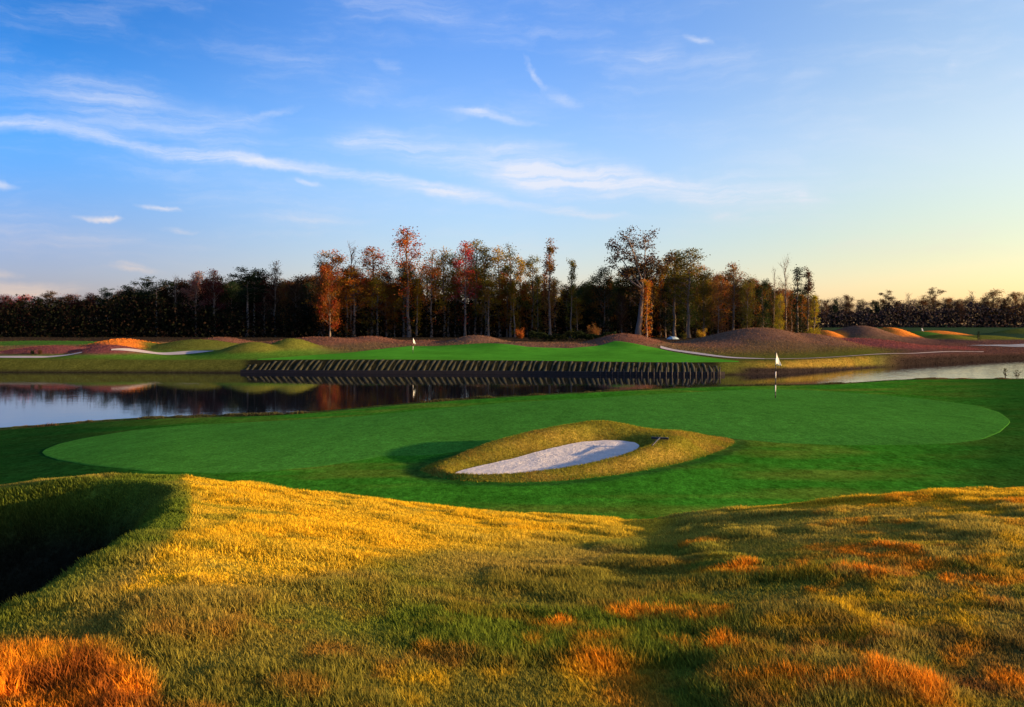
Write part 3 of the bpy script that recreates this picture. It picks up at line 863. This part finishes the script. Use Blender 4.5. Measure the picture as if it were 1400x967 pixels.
def leaf_quads(L, seed, V0=None):
    g = np.random.default_rng(seed); n = len(L)
    a_ = g.normal(size=(n, 3)); a_ /= np.linalg.norm(a_, axis=1, keepdims=True)
    b_ = np.cross(a_, g.normal(size=(n, 3))); b_ /= np.linalg.norm(b_, axis=1, keepdims=True)
    s = L[:, 3:4]
    c = L[:, :3]
    V = np.stack([c - a_*s*.5, c + b_*s*.32 + a_*s*.05, c + a_*s*.5, c - b_*s*.32 + a_*s*.05], 1)
    return V.reshape(-1, 3), np.arange(4*n).reshape(-1, 4)

PROTO = {}
for kind, cnt in (('slender', 7), ('pine', 4), ('round', 5), ('spread', 2), ('bare', 3), ('tower', 4), ('shrub', 3)):
    for k in range(cnt):
        mb, L = gen_tree(kind, 100+k*13+len(kind))
        V, F = leaf_quads(L, k+5)
        cr = mesh_np('crown', V, F, False); cr.materials.append(M_LEAF)
        tr = mb.mesh('trunk', True); tr.materials.append(M_BARK)
        top = max(V[:, 2].max(), max(v[2] for v in mb.V))
        PROTO[kind, k] = (tr, cr, top, L, mb)

COLR = {'dark':(.020,.034,.016), 'green':(.042,.062,.020), 'olive':(.145,.120,.022), 'gold':(.36,.21,.022), 'orange':(.46,.160,.022), 'rust':(.34,.090,.022), 'red':(.36,.045,.035),
        'pink':(.30,.13,.10), 'maroon':(.11,.028,.026), 'brown':(.19,.088,.030), 'umber':(.075,.040,.022), 'haze':(.075,.055,.060), 'haze2':(.062,.062,.050), 'lime':(.30,.23,.022)}
def put_tree(kind, var, px, top, Y, w, colr, label, cat='tree', group='trees of the wood beyond the pond', dark=False, name=None):
    x = U(px)*Y; z = T1(x, Y)
    h = ZC - (top-HY)/FP*Y - z
    tr, cr, th_, L, mb = PROTO[kind, var]
    s = h/th_
    o = empty(name or {'pine': 'pine_tree', 'shrub': 'shrub', 'bare': 'bare_tree'}.get(kind, 'autumn_tree'), (x, Y, z), random.uniform(0, 6.28) if kind != 'spread' else 0)
    tag(o, label, cat, group)
    t = link(bpy.data.objects.new('trunk', tr), o); c = link(bpy.data.objects.new('crown', cr), o)
    for q in (t, c): q.scale = (s*w, s*w, s)
    v = random.uniform(.85, 1.15)
    c.color = tuple(k*v for k in COLR[colr]) + (1,)
    if dark:
        t.material_slots[0].link = 'OBJECT'; t.material_slots[0].material = M_DARKBARK
    return o

# px, top, depth, kind, width, colour, label
W_ = 'autumn tree'
TREES = [
 # low maroon end of the wood, far left
 (-60,402,205,'round',1.0,'maroon','low maroon tree at the very edge of the wood, cut by the frame'),
 (8,401,203,'round',.8,'maroon','dull maroon tree at the left end of the far wood'),
 (34,399,200,'round',.85,'red','low round red tree left of the grey topped tree'),
 (68,397,204,'slender',1.5,'umber','thin dark tree between two red round trees on the left'),
 (98,398,201,'round',.8,'rust','low rust red tree beside a thin dark tree'),
 (124,406,204,'round',.7,'maroon','lowest maroon tree just left of the flat topped pine'),
 (147,392,200,'pine',1.0,'dark','small flat topped pine standing clear on the left skyline'),
 (162,396,206,'slender',1.1,'pink','thin pink leafed tree behind the small pine'),
 (182,384,196,'pine',1.25,'dark','broad dark pine with a rounded top right of the small pine'),
 (197,402,203,'round',.5,'gold','low yellow tree glowing between two dark pines'),
 (214,377,194,'pine',1.3,'dark','bushy dark pine topped with a few yellow twigs'),
 (241,373,193,'bare',.9,'umber','thin half bare grey tree on the left skyline'),
 (269,370,192,'slender',1.2,'pink','pale pink leafed tree left of the narrow crimson one'),
 (293,366,190,'slender',1.15,'maroon','narrow crimson tree standing out on the left half of the wood'),
 (316,381,195,'round',.6,'dark','dark bushy tree filling the gap right of the crimson tree'),
 (338,362,186,'pine',1.45,'dark','big dark pine with a long bare pale trunk'),
 (348,366,188,'pine',1.2,'dark','dark pine crowded against the big pale trunked one'),
 (362,371,190,'slender',1.1,'maroon','small dark red tree squeezed behind two pines'),
 (376,354,187,'slender',.8,'umber','spiky topped dark tree above the brown round trees'),
 (390,376,190,'round',.62,'brown','brown round crown right of the spiky topped tree'),
 (404,380,188,'round',.60,'umber','dull brown tree left of the low dark gap'),
 (420,384,195,'round',.7,'dark','low dark green tree in the dip of the skyline'),
 (437,341,184,'bare',1.1,'umber','tall greyish tree with thin bare top at the start of the tall trees'),
 (444,352,187,'slender',1.2,'dark','dark green tree under the greyish bare top'),
 (456,340,184,'slender',1.1,'orange','tall tree with peach orange top between two bare tops'),
 (480,329,182,'bare',1.35,'pink','tall tree with an airy pinkish bare top and white trunk'),
 (484,362,180,'slender',1.3,'orange','bright orange lower tree in front of the white trunk'),
 (508,336,182,'slender',1.25,'rust','dark tree with a rusty red tip left of the dark gap'),
 (516,372,180,'slender',1.2,'gold','amber tree below the rusty red tip'),
 (534,366,186,'round',.62,'umber','dark brown bushy tree left of the tallest slim tree'),
 (560,307,178,'slender',1.15,'rust','tallest slim tree with a red tip behind the far flag'),
 (556,352,180,'round',.46,'dark','dark green bushy tree round the base of the tallest slim tree'),
 (590,338,180,'slender',.95,'orange','tall thin orange tree just right of the tallest slim tree'),
 (607,336,182,'slender',.95,'gold','thin amber tree beside the thin orange one'),
 (622,345,184,'slender',.8,'olive','thin olive tree behind the amber one'),
 (636,328,178,'slender',.85,'red','slim tree with bright red top in the middle of the wood'),
 (650,326,182,'slender',.85,'olive','slim pale olive tree touching the bright red top'),
 (664,334,180,'slender',.95,'olive','thin green and orange tree right of the pale olive one'),
 (684,334,181,'slender',1.0,'gold','thin yellow brown tree over the orange undergrowth'),
 (698,331,179,'slender',.9,'olive','tall thin olive tree with a ragged top'),
 (712,345,184,'slender',.9,'gold','thin golden tree at the right end of the thin row'),
 (727,348,180,'slender',.75,'olive','lean olive tree in the gap before the slender lone tree'),
 (735,372,178,'tower',.8,'olive','short vine wrapped tree left of the slender lone tree'),
 (752,324,176,'tower',.85,'brown','slender lone tree with knobbly brown foliage right of the middle'),
 (780,352,176,'tower',.66,'olive','vine clad thin tree right of the slender lone tree'),
 (800,382,192,'round',.7,'green','low rounded green tree in the dip before the wide open tree'),
 (812,390,186,'round',.6,'green','low green tree beside the rounded one in the dip'),
 (826,361,178,'round',.55,'dark','dark green leafy tree left of the wide open tree'),
 (872,310,170,'spread',1.12,'umber','wide open crowned tall tree with forked limbs'),
 (884,380,166,'tower',1.0,'orange','orange vine covered trunk below the wide open crown'),
 (850,400,172,'round',.5,'umber','dark brown tree filling under the wide open crown'),
 (910,388,176,'round',.55,'dark','dark tree right of the orange vine covered trunk'),
 (922,340,174,'slender',1.15,'olive','olive topped tree right of the wide open tree'),
 (942,338,172,'slender',1.3,'olive','broad olive brown tree with a rounded top'),
 (938,366,176,'round',.6,'green','dark green bushy tree below the rounded olive top'),
 (962,362,172,'round',.55,'olive','olive green tree on the slope of the skyline'),
 (982,371,169,'round',.52,'brown','bronze tree with arching orange branches'),
 (1003,357,170,'slender',1.2,'brown','bronze tree with a pointed thin top'),
 (1022,375,168,'round',.46,'olive','dark olive tree with an orange lit trunk'),
 (1043,379,170,'round',.5,'green','dark green tree left of the bare grey tree'),
 (1058,362,172,'bare',.7,'umber','thin leafless tree left of the taller bare tree'),
 (1075,346,170,'bare',1.0,'umber','tall leafless grey tree near the right end of the wood'),
 (1066,398,166,'round',.42,'lime','low yellow green tree between two bare trunks'),
 (1090,361,168,'tower',1.0,'dark','dark vine covered column of a tree near the right end'),
 (1104,363,167,'tower',.95,'umber','brown vine covered column, last tall tree of the wood'),
 (1111,401,164,'tower',1.35,'lime','golden lit low tree closing the right end of the wood'),
]
LAND = [(147,'small flat topped pine'),(182,'broad rounded pine'),(214,'bushy yellow twigged pine'),(241,'half bare grey tree'),(269,'pale pink tree'),(293,'narrow crimson tree'),(338,'big pale trunked pine'),(376,'spiky topped tree'),(437,'greyish bare top'),
 (456,'peach orange top'),(480,'pinkish bare top'),(508,'rusty red tip'),(560,'tallest slim tree'),(590,'thin orange tree'),(636,'bright red top'),(664,'green and orange tree'),(698,'ragged olive tree'),(727,'lean olive tree'),(752,'slender lone tree'),
 (780,'vine clad thin tree'),(826,'dark leafy tree'),(872,'wide open tree'),(922,'olive topped tree'),(942,'rounded olive top'),(982,'arching bronze tree'),(1003,'pointed bronze tree'),(1022,'orange lit trunk'),(1058,'thin leafless tree'),(1075,'tall leafless tree'),(1104,'last vine column')]
WORD = {'dark':'dark green','umber':'dull brown','maroon':'maroon','brown':'bronze','rust':'rust red','orange':'orange','gold':'amber','olive':'olive','green':'mid green'}
KW = {'slender':'tree','round':'bushy tree','pine':'pine','tower':'vine covered tree'}
SKYM = [(100,404),(200,388),(300,376),(400,382),(440,358),(500,362),(540,368),(575,362),(640,366),(700,360),(735,372),(790,384),(830,376),(880,352),(930,350),(960,364),(1000,372),(1060,384),(1110,392)]
FILL = []
for (pa, la), (pb, lb) in zip(LAND[:-1], LAND[1:]):
    g = pb-pa; k = 1 if g < 18 else 2 if g < 34 else 3 if g < 50 else 4
    cs = (['umber','dark','maroon','brown'] if pa < 400 else ['orange','brown','rust','gold'] if pa < 700 else ['olive','brown','gold','orange'])[:]
    random.shuffle(cs)
    for m_ in range(k):
        q = pa + g*(m_+.5)/k + random.uniform(-2, 2)
        kind = random.choice(['slender','slender','round','round','tower'] if pa > 400 else ['slender','pine','round'])
        top = float(np.interp(q, [a_[0] for a_ in SKYM], [a_[1] for a_ in SKYM])) + random.uniform(-4, 22)
        w_ = {'slender': 1.55, 'round': .85, 'tower': 1.2, 'pine': 1.35}[kind]*random.uniform(.9, 1.15)
        FILL.append((q, top, random.uniform(176, 192) + (22 if pa < 400 else 0), kind, w_, cs[m_], f"{WORD[cs[m_]]} {KW[kind]} between the {la} and the {lb}"))
FARR = [
 (1128,411,'round',.5,'umber','low dark tree just right of the golden end tree'),
 (1142,408,'round',.5,'dark','plain dark tree at the left end of the distant wood'),
 (1160,401,'round',.55,'umber','distant round crowned tree at the left of the far right wood'),
 (1176,408,'slender',1.3,'umber','distant thin tree beside a bright gap in the far right wood'),
 (1196,409,'round',.55,'dark','distant dark tree right of the bright gap'),
 (1211,396,'pine',1.3,'umber','distant fan topped pine left of the middle of the far right wood'),
 (1228,409,'round',.5,'umber','distant low crown right of the fan topped pine'),
 (1243,399,'bare',1.2,'umber','distant pale bare tree in the far right wood'),
 (1262,402,'slender',1.4,'brown','distant brown tree left of the round headed pine'),
 (1279,392,'pine',1.2,'umber','distant round headed pine, highest of the far right wood'),
 (1296,404,'round',.5,'brown','distant brown tree right of the round headed pine'),
 (1312,407,'round',.5,'umber','distant low dark tree before a bright gap on the right'),
 (1328,396,'bare',1.6,'brown','distant airy bare crown with a lacy outline'),
 (1346,404,'round',.5,'umber','distant tree in the dip left of the domed brown tree'),
 (1358,394,'slender',2.0,'brown','distant domed brown tree near the right edge'),
 (1376,404,'round',.5,'umber','distant dark tree right of the domed brown tree'),
 (1388,398,'slender',1.6,'brown','distant feathery tree close to the right edge'),
 (1402,400,'round',.6,'umber','distant tree cut by the right edge of the picture'),
]
vi = {}
def nextvar(kind):
    n = max(k[1] for k in PROTO if k[0] == kind)+1
    vi[kind] = vi.get(kind, -1)+1
    return vi[kind] % n
for (px, top, Y, kind, w, colr, label) in TREES:
    put_tree(kind, nextvar(kind), px, top, Y, w*{'slender': 1.3, 'round': 1.45, 'tower': 1.25, 'pine': 1.2}.get(kind, 1), colr, label)
for (px, top, kind, w, colr, label) in FARR:
    put_tree(kind, nextvar(kind), px, top, 500+random.uniform(-6, 6), w*(.95 if kind == 'pine' else 1.5), colr, label, group='trees of the distant wood on the right', dark=True)
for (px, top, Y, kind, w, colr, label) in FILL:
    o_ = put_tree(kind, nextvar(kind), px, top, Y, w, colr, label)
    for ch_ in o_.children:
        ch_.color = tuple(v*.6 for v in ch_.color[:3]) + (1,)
# low shrubs and saplings standing alone
for (px, top, Y, kind, w, colr, label) in [
 (1338,452.5,176,'tower',2.2,'dark','small dark tree standing alone by the pale inlet on the right'),
 (45,476.5,101,'shrub',.8,'dark','small dark shrub on the plum slope at far left'),
 (55,475.5,101,'shrub',.9,'umber','slightly taller dark shrub beside the smaller one at far left'),
 (1112,445,158,'shrub',1.1,'lime','golden shrub at the foot of the end tree'),
 (960,448,160,'shrub',1.0,'gold','amber shrub below the bronze tree'),
 (935,452,160,'shrub',1.0,'olive','olive shrub left of the amber shrub'),
 (1078,444,158,'shrub',1.0,'umber','brown shrub behind the largest mound'),
 (712,447,165,'shrub',1.0,'rust','russet shrub under the thin row of trees'),
 (812,440,163,'shrub',.9,'brown','brown leafless looking shrub right of the long hedge'),
]:
    put_tree(kind, nextvar(kind), px, top, Y, w, colr, label, cat='shrub' if kind == 'shrub' else 'tree', group='low shrubs and lone small trees', name=None if kind == 'shrub' else 'small_tree')

# long dark hedge in front of the trunks
hx0, hx1, hY = 722, 842, 150.0
o = empty('hedge', (U(782)*hY, hY, T1(U(782)*hY, hY))); tag(o, 'long low dark hedge in front of the trunks behind the middle mounds', 'hedge')
Lh = []
_hb = [(q_, T1(U(q_)*hY, hY)) for q_ in range(720, 846, 4)]
for k in range(5200):
    q = random.uniform(hx0, hx1); xx = U(q)*hY; tq = abs(q-782)/60
    zt = ZC - (455.5+2.5*math.sin(q*.11)+1.2*math.sin(q*.37)+4*max(0, tq-.8)-HY)/FP*hY
    zb = float(np.interp(q, [b_[0] for b_ in _hb], [b_[1] for b_ in _hb]))
    Lh.append((xx - o.location.x, random.uniform(-1, 1)*1.1, zb + (zt-zb)*math.sqrt(random.random()) - o.location.z, random.uniform(.18, .34)))
V, F = leaf_quads(np.array(Lh), 3)
me = mesh_np('foliage', V, F, False); me.materials.append(M_LEAF)
f = link(bpy.data.objects.new('foliage', me), o); f.color = (.022, .030, .012, 1)
mb = MB()
for k in range(14):
    q = hx0+4+(hx1-hx0-8)*k/13; xx = U(q)*hY
    mb.tube([Vector((xx, hY, T1(xx, hY)-.1))-o.location, Vector((xx+random.uniform(-.2, .2), hY, T1(xx, hY)+1.0))-o.location], [.05, .02], 5)
mb.build('stem', M_DARKBARK, o)

# two tall weeds by the near shore on the right
for (px, py0, py1, label) in [(1375,520,505,'taller upright weed on the right near shore'), (1391,520,508,'bushy weed at the right near shore nearest the frame edge')]:
    Y = hit(px, py0) if hit(px, py0) < 80 else 55
    Y = float(tab(np.array([float(px)]), SHORE)[0]) - .2
    x = U(px)*Y; z = T1(x, Y); h = (py0-py1)/FP*Y
    o = empty('weed', (x, Y, z)); tag(o, label, 'weed', 'weeds on the near shore at right')
    mb = MB(); lv = []
    for k in range(5):
        dx = random.gauss(0, .10); pts = [(dx*.3, 0, -.05), (dx*.7, random.gauss(0, .03), h*.5), (dx*1.4, random.gauss(0, .05), h*random.uniform(.7, 1.05))]
        mb.tube(pts, [.012, .009, .004], 5)
        for j in range(14): 
            t = random.uniform(.3, 1); lv.append((dx*1.4*t+random.gauss(0, .05), random.gauss(0, .05), h*t*.98, random.uniform(.05, .11)))
    mb.build('stem', M_DARKBARK, o)
    V, F = leaf_quads(np.array(lv), px); me = mesh_np('leaf', V, F, False); me.materials.append(M_LEAF)
    l = link(bpy.data.objects.new('foliage', me), o); l.color = (.05, .055, .02, 1)

# ---- the deep wood behind: one mass nobody could count
def mass(name, specs, label, extra=None):
    Vs = []; Fs = []; Cs = []; TV = []; TF = []
    nb_ = 0; tb = 0
    for (kind, var, px, top, Y, w, colr, th0) in specs:
        tr, cr, top_, L, mb = PROTO[kind, var]
        x = U(px)*Y; z = T1(x, Y); h = ZC-(top-HY)/FP*Y - z; s = h/top_
        V, F = leaf_quads(L[::th0], abs(int(px))+7)
        a_ = random.uniform(0, 6.28); ca, sa = math.cos(a_), math.sin(a_)
        V2 = np.stack([(V[:, 0]*ca-V[:, 1]*sa)*s*w + x, (V[:, 0]*sa+V[:, 1]*ca)*s*w + Y, V[:, 2]*s + z], 1)
        Vs.append(V2); Fs.append(F+nb_); nb_ += len(V2)
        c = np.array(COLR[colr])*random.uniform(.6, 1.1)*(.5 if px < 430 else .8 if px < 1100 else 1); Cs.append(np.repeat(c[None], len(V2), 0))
        v = np.array(mb.V); v2 = np.stack([(v[:, 0]*ca-v[:, 1]*sa)*s*w+x, (v[:, 0]*sa+v[:, 1]*ca)*s*w+Y, v[:, 2]*s+z], 1)
        TV.append(v2); TF += [tuple(i+tb for i in f) for f in mb.F]; tb += len(v2)
    if extra is not None:
        V, F = leaf_quads(extra[0], 99); Vs.append(V); Fs.append(F+nb_); Cs.append(np.repeat(extra[1], 4, 0))
    me = mesh_np(name, np.concatenate(Vs), np.concatenate(Fs), False); vcol(me, 'Col', np.concatenate(Cs)); me.materials.append(M_MASS)
    o = link(bpy.data.objects.new(name, me)); tag(o, label, 'wood', kind='stuff')
    me = bpy.data.meshes.new('trunks'); me.from_pydata(np.concatenate(TV).tolist(), [], TF); me.materials.append(M_DARKBARK)
    tag(link(bpy.data.objects.new('trunks', me), o), kind='stuff')
    return o

skyl = [(-260,410),(-60,408),(120,408),(190,398),(250,388),(300,382),(420,382),(460,372),(520,376),(560,398),(600,404),(640,408),(720,404),(790,388),(860,388),(960,374),(1060,388),(1110,408),(1150,430)]
specs = []
for k in range(44):
    q = 432 + 672*(k+random.random())/44
    specs.append((random.choice(['slender', 'slender', 'tower', 'round']), random.randrange(4), q, random.uniform(372, 412) - 14*(q > 560)*(q < 720) - 8*(q > 900), random.uniform(186, 200), random.uniform(1.2, 1.6), random.choice(['rust', 'orange', 'brown', 'gold', 'olive', 'brown', 'rust', 'green']), 1))
for k in range(34):
    q = -100 + 530*(k+random.random())/34
    specs.append((random.choice(['slender', 'pine', 'round', 'round']), random.randrange(4), q, np.interp(q, [-100,150,250,300,430], [402,398,380,372,374]) + random.uniform(-3, 14), random.uniform(196, 206), random.uniform(1.2, 1.7), random.choice(['umber', 'dark', 'dark', 'maroon', 'umber', 'green']), 1))
q = -260
while q < 1112:
    base = np.interp(q, [p[0] for p in skyl], [p[1] for p in skyl])
    for r in range(2):
        specs.append(('round', random.randrange(5), q+random.uniform(-6, 6), base+random.uniform(-6, 12)+r*3, 204+r*9+random.uniform(-4, 4), random.uniform(1.1, 1.5), random.choice(['dark', 'dark', 'umber', 'umber', 'green', 'maroon']), 1))
    q += 15
# undergrowth under the trees
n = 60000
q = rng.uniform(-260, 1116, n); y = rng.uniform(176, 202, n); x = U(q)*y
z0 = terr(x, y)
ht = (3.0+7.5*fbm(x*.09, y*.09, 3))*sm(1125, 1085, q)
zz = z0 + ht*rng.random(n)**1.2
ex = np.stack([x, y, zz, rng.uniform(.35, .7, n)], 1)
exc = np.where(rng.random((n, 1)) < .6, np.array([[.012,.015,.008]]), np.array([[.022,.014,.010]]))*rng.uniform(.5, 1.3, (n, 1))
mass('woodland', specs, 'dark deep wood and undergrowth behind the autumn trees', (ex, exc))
specs = []
q = 1100
while q < 1640:
    for r in range(2):
        specs.append(('round', random.randrange(5), q+random.uniform(-4, 4), 407+random.uniform(-4, 9)+r*3, 512+r*16, random.uniform(1.2, 1.7), random.choice(['haze', 'haze', 'haze2', 'umber']), 2))
    q += 15
n = 26000
q = rng.uniform(1090, 1640, n); y = rng.uniform(490, 530, n); x = U(q)*y; z0 = terr(x, y)
ex = np.stack([x, y, z0+(4+13*fbm(x*.05, y*.05, 3))*rng.random(n), rng.uniform(.9, 1.6, n)], 1)
exc = np.where(rng.random((n, 1)) < .6, np.array([[.050,.046,.046]]), np.array([[.070,.050,.054]]))*rng.uniform(.5, 1.3, (n, 1))
mass('distant_woodland', specs, 'far off dark wood along the right horizon', (ex, exc))

# ------------------------------------------------------------------ sky, sun, camera
SUN_AZ, SUN_EL = 98.0, 8.5
SKYK = .62
w = bpy.data.worlds.new('World'); sc.world = w; w.use_nodes = True
nt = w.node_tree; bg = nt.nodes['Background']
sky = N(nt, 'ShaderNodeTexSky', sky_type='NISHITA', sun_disc=False, sun_elevation=math.radians(SUN_EL), sun_rotation=math.radians(SUN_AZ), air_density=1.0, dust_density=.6, ozone_density=5.0)
tc = N(nt, 'ShaderNodeTexCoord')
sep = N(nt, 'ShaderNodeSeparateXYZ', ins={0: tc.outputs['Generated']})
X_, Y_, Z_ = sep.outputs
hyp = mth(nt, 'SQRT', mth(nt, 'ADD', mth(nt, 'MULTIPLY', X_, X_), mth(nt, 'MULTIPLY', Y_, Y_)))
AZ = mth(nt, 'ARCTAN2', X_, Y_); EL = mth(nt, 'ARCTAN2', Z_, hyp)
def mr(v, a, b, c=0.0, d=1.0, smooth=True):
    return N(nt, 'ShaderNodeMapRange', interpolation_type='SMOOTHSTEP' if smooth else 'LINEAR', ins={0: v, 1: a, 2: b, 3: c, 4: d}).outputs[0]
def rgbmix(f, a, b, blend='MIX'):
    n = N(nt, 'ShaderNodeMix', data_type='RGBA', blend_type=blend)
    for i, v in ((0, f), (6, a), (7, b)):
        if isinstance(v, bpy.types.NodeSocket): nt.links.new(v, n.inputs[i])
        else: n.inputs[i].default_value = v
    return n.outputs[2]
c = sky.outputs[0]
# balance of the evening sky: deep blue high on the left, pale and warm low towards the sun
fl = mr(AZ, -.55, .02); fr_ = mr(AZ, -.02, .55)
def row(a, b, d): return rgbmix(fr_, rgbmix(fl, (*a, 1), (*b, 1)), (*d, 1))
g_low = row((1.15,.76,.92), (2.6,1.58,1.34), (3.05,1.66,.92))
g_mid = row((.70,.96,1.22), (2.75,1.78,1.62), (4.1,1.98,1.24))
g_top = row((.17,.66,1.0), (1.70,1.48,1.68), (3.5,1.95,1.40))
gr = rgbmix(mr(EL, .17, .34), rgbmix(mr(EL, .06, .21), g_low, g_mid), g_top)
c = rgbmix(1.0, c, gr, 'MULTIPLY')
c = N(nt, 'ShaderNodeVectorMath', operation='SCALE', ins={0: c, 'Scale': SKYK}).outputs[0]
# cirrus: streaks given by their bearing and height in the sky
co = N(nt, 'ShaderNodeCombineXYZ', ins={0: AZ, 1: EL, 2: 0.0}).outputs[0]
wn = N(nt, 'ShaderNodeTexNoise', ins={'Vector': co, 'Scale': 9.0, 'Detail': 5.0, 'Roughness': .62})
wv = N(nt, 'ShaderNodeVectorMath', operation='SUBTRACT', ins={0: wn.outputs['Color'], 1: (.5, .5, .5)})
ws = N(nt, 'ShaderNodeVectorMath', operation='MULTIPLY', ins={0: wv.outputs[0], 1: (.10, .035, 0)})
cw = N(nt, 'ShaderNodeVectorMath', operation='ADD', ins={0: co, 1: ws.outputs[0]}).outputs[0]
def ae(px, py):
    a_ = math.atan((px-700)/FP); return a_, math.atan((HY-py)/FP*math.cos(a_))
STREAKS = [ # x0,y0,x1,y1, half width px, strength
 (-200,128,300,212,10,.44),(120,188,560,250,9,.55),(420,232,760,288,11,.62),(560,252,700,268,8,.35),(700,278,880,306,7,.40),
 (-120,95,420,190,34,.26),(60,112,240,132,14,.22),(250,150,420,178,10,.20),(330,168,420,140,7,.18),
 (440,176,640,224,26,.30),(440,190,510,192,9,.30),(560,200,900,258,36,.50),(640,232,1000,262,20,.50),(780,248,1180,276,20,.48),(800,262,850,266,7,.3),(1060,268,1130,278,8,.3),
 (596,150,740,172,6,.38),(620,152,680,158,4,.2),(716,74,742,128,6,.34),(730,112,800,152,9,.22),(850,70,940,66,11,.28),(936,48,988,60,6,.34),
 (185,279,260,286,4,.62),(105,295,180,299,4,.62),(225,310,275,314,4,.52),(140,366,222,372,6,.62),(-30,250,40,256,5,.40),(405,250,442,254,4,.34),(-60,384,130,398,10,.45),(-40,366,40,372,5,.3),
 (520,84,566,96,9,.24),(1280,80,1310,90,10,.20),(1040,130,1150,100,14,.16),(1160,190,1340,214,20,.14),(960,290,1030,300,7,.28),(300,298,520,304,9,.18)]
tot = None
for (x0, y0, x1, y1, hw, st) in STREAKS:
    a0, e0 = ae(x0, y0); a1, e1 = ae(x1, y1)
    L = math.hypot(a1-a0, e1-e0)/2*1.15; ang = math.atan2(e1-e0, a1-a0)
    mp = N(nt, 'ShaderNodeMapping', vector_type='TEXTURE', ins={0: cw, 1: ((a0+a1)/2, (e0+e1)/2, 0), 2: (0, 0, ang), 3: (L, hw/FP*1.35, 1)})
    ln = N(nt, 'ShaderNodeVectorMath', operation='LENGTH', ins={0: mp.outputs[0]})
    v = mr(ln.outputs['Value'], 1.0, .0, 0.0, st*1.02)
    tot = v if tot is None else mth(nt, 'ADD', tot, v)
mp = N(nt, 'ShaderNodeMapping', ins={0: cw, 2: (0, 0, math.radians(7)), 3: (4.5, 46.0, 1)})
fn = N(nt, 'ShaderNodeTexNoise', ins={'Vector': mp.outputs[0], 'Scale': 1.7, 'Detail': 7.0, 'Roughness': .66})
fil = mr(fn.outputs[0], .28, .72, .25, 1.55)
mp = N(nt, 'ShaderNodeMapping', ins={0: cw, 3: (2.2, 9.0, 1)})
vn = N(nt, 'ShaderNodeTexNoise', ins={'Vector': mp.outputs[0], 'Scale': 2.2, 'Detail': 6.0, 'Roughness': .6})
veil = mth(nt, 'MULTIPLY', mr(vn.outputs[0], .42, .80, 0.0, .26), mr(EL, .02, .10))
cl = mth(nt, 'MINIMUM', mth(nt, 'MULTIPLY', mth(nt, 'ADD', tot, veil), fil), .92)
CLOUD_HI = (2.05, 2.15, 2.45, 1); CLOUD_LO = (2.3, 1.75, 1.35, 1)
ccol = rgbmix(mr(EL, .03, .16), CLOUD_LO, CLOUD_HI)
c = rgbmix(cl, c, ccol)
nt.links.new(c, bg.inputs[0])
bg.inputs[1].default_value = .15

sl = bpy.data.lights.new('sun', 'SUN'); so = bpy.data.objects.new('sun', sl); COL.objects.link(so)
sl.energy = 4.8; sl.angle = math.radians(.5); sl.color = (1.0, .64, .30)
a_, e_ = math.radians(SUN_AZ), math.radians(SUN_EL)
so.rotation_euler = Vector((-math.sin(a_)*math.cos(e_), -math.cos(a_)*math.cos(e_), -math.sin(e_))).to_track_quat('-Z', 'Y').to_euler()
so.location = (60, 10, 30)

cam = bpy.data.cameras.new('camera'); co_ = bpy.data.objects.new('camera', cam); COL.objects.link(co_)
co_.location = (0, 0, ZC); co_.rotation_euler = (math.pi/2, 0, 0)
cam.sensor_width = 36; cam.lens = 36*FP/1400; cam.shift_y = (HY-483.5)/1400
cam.clip_start = .1; cam.clip_end = 12000
sc.camera = co_
vs = sc.view_settings
vs.view_transform = 'Standard'; vs.look = 'None'; vs.gamma = 1; vs.use_curve_mapping = False; vs.exposure = 1.4
sc.cycles.max_bounces = 6; sc.cycles.transparent_max_bounces = 4
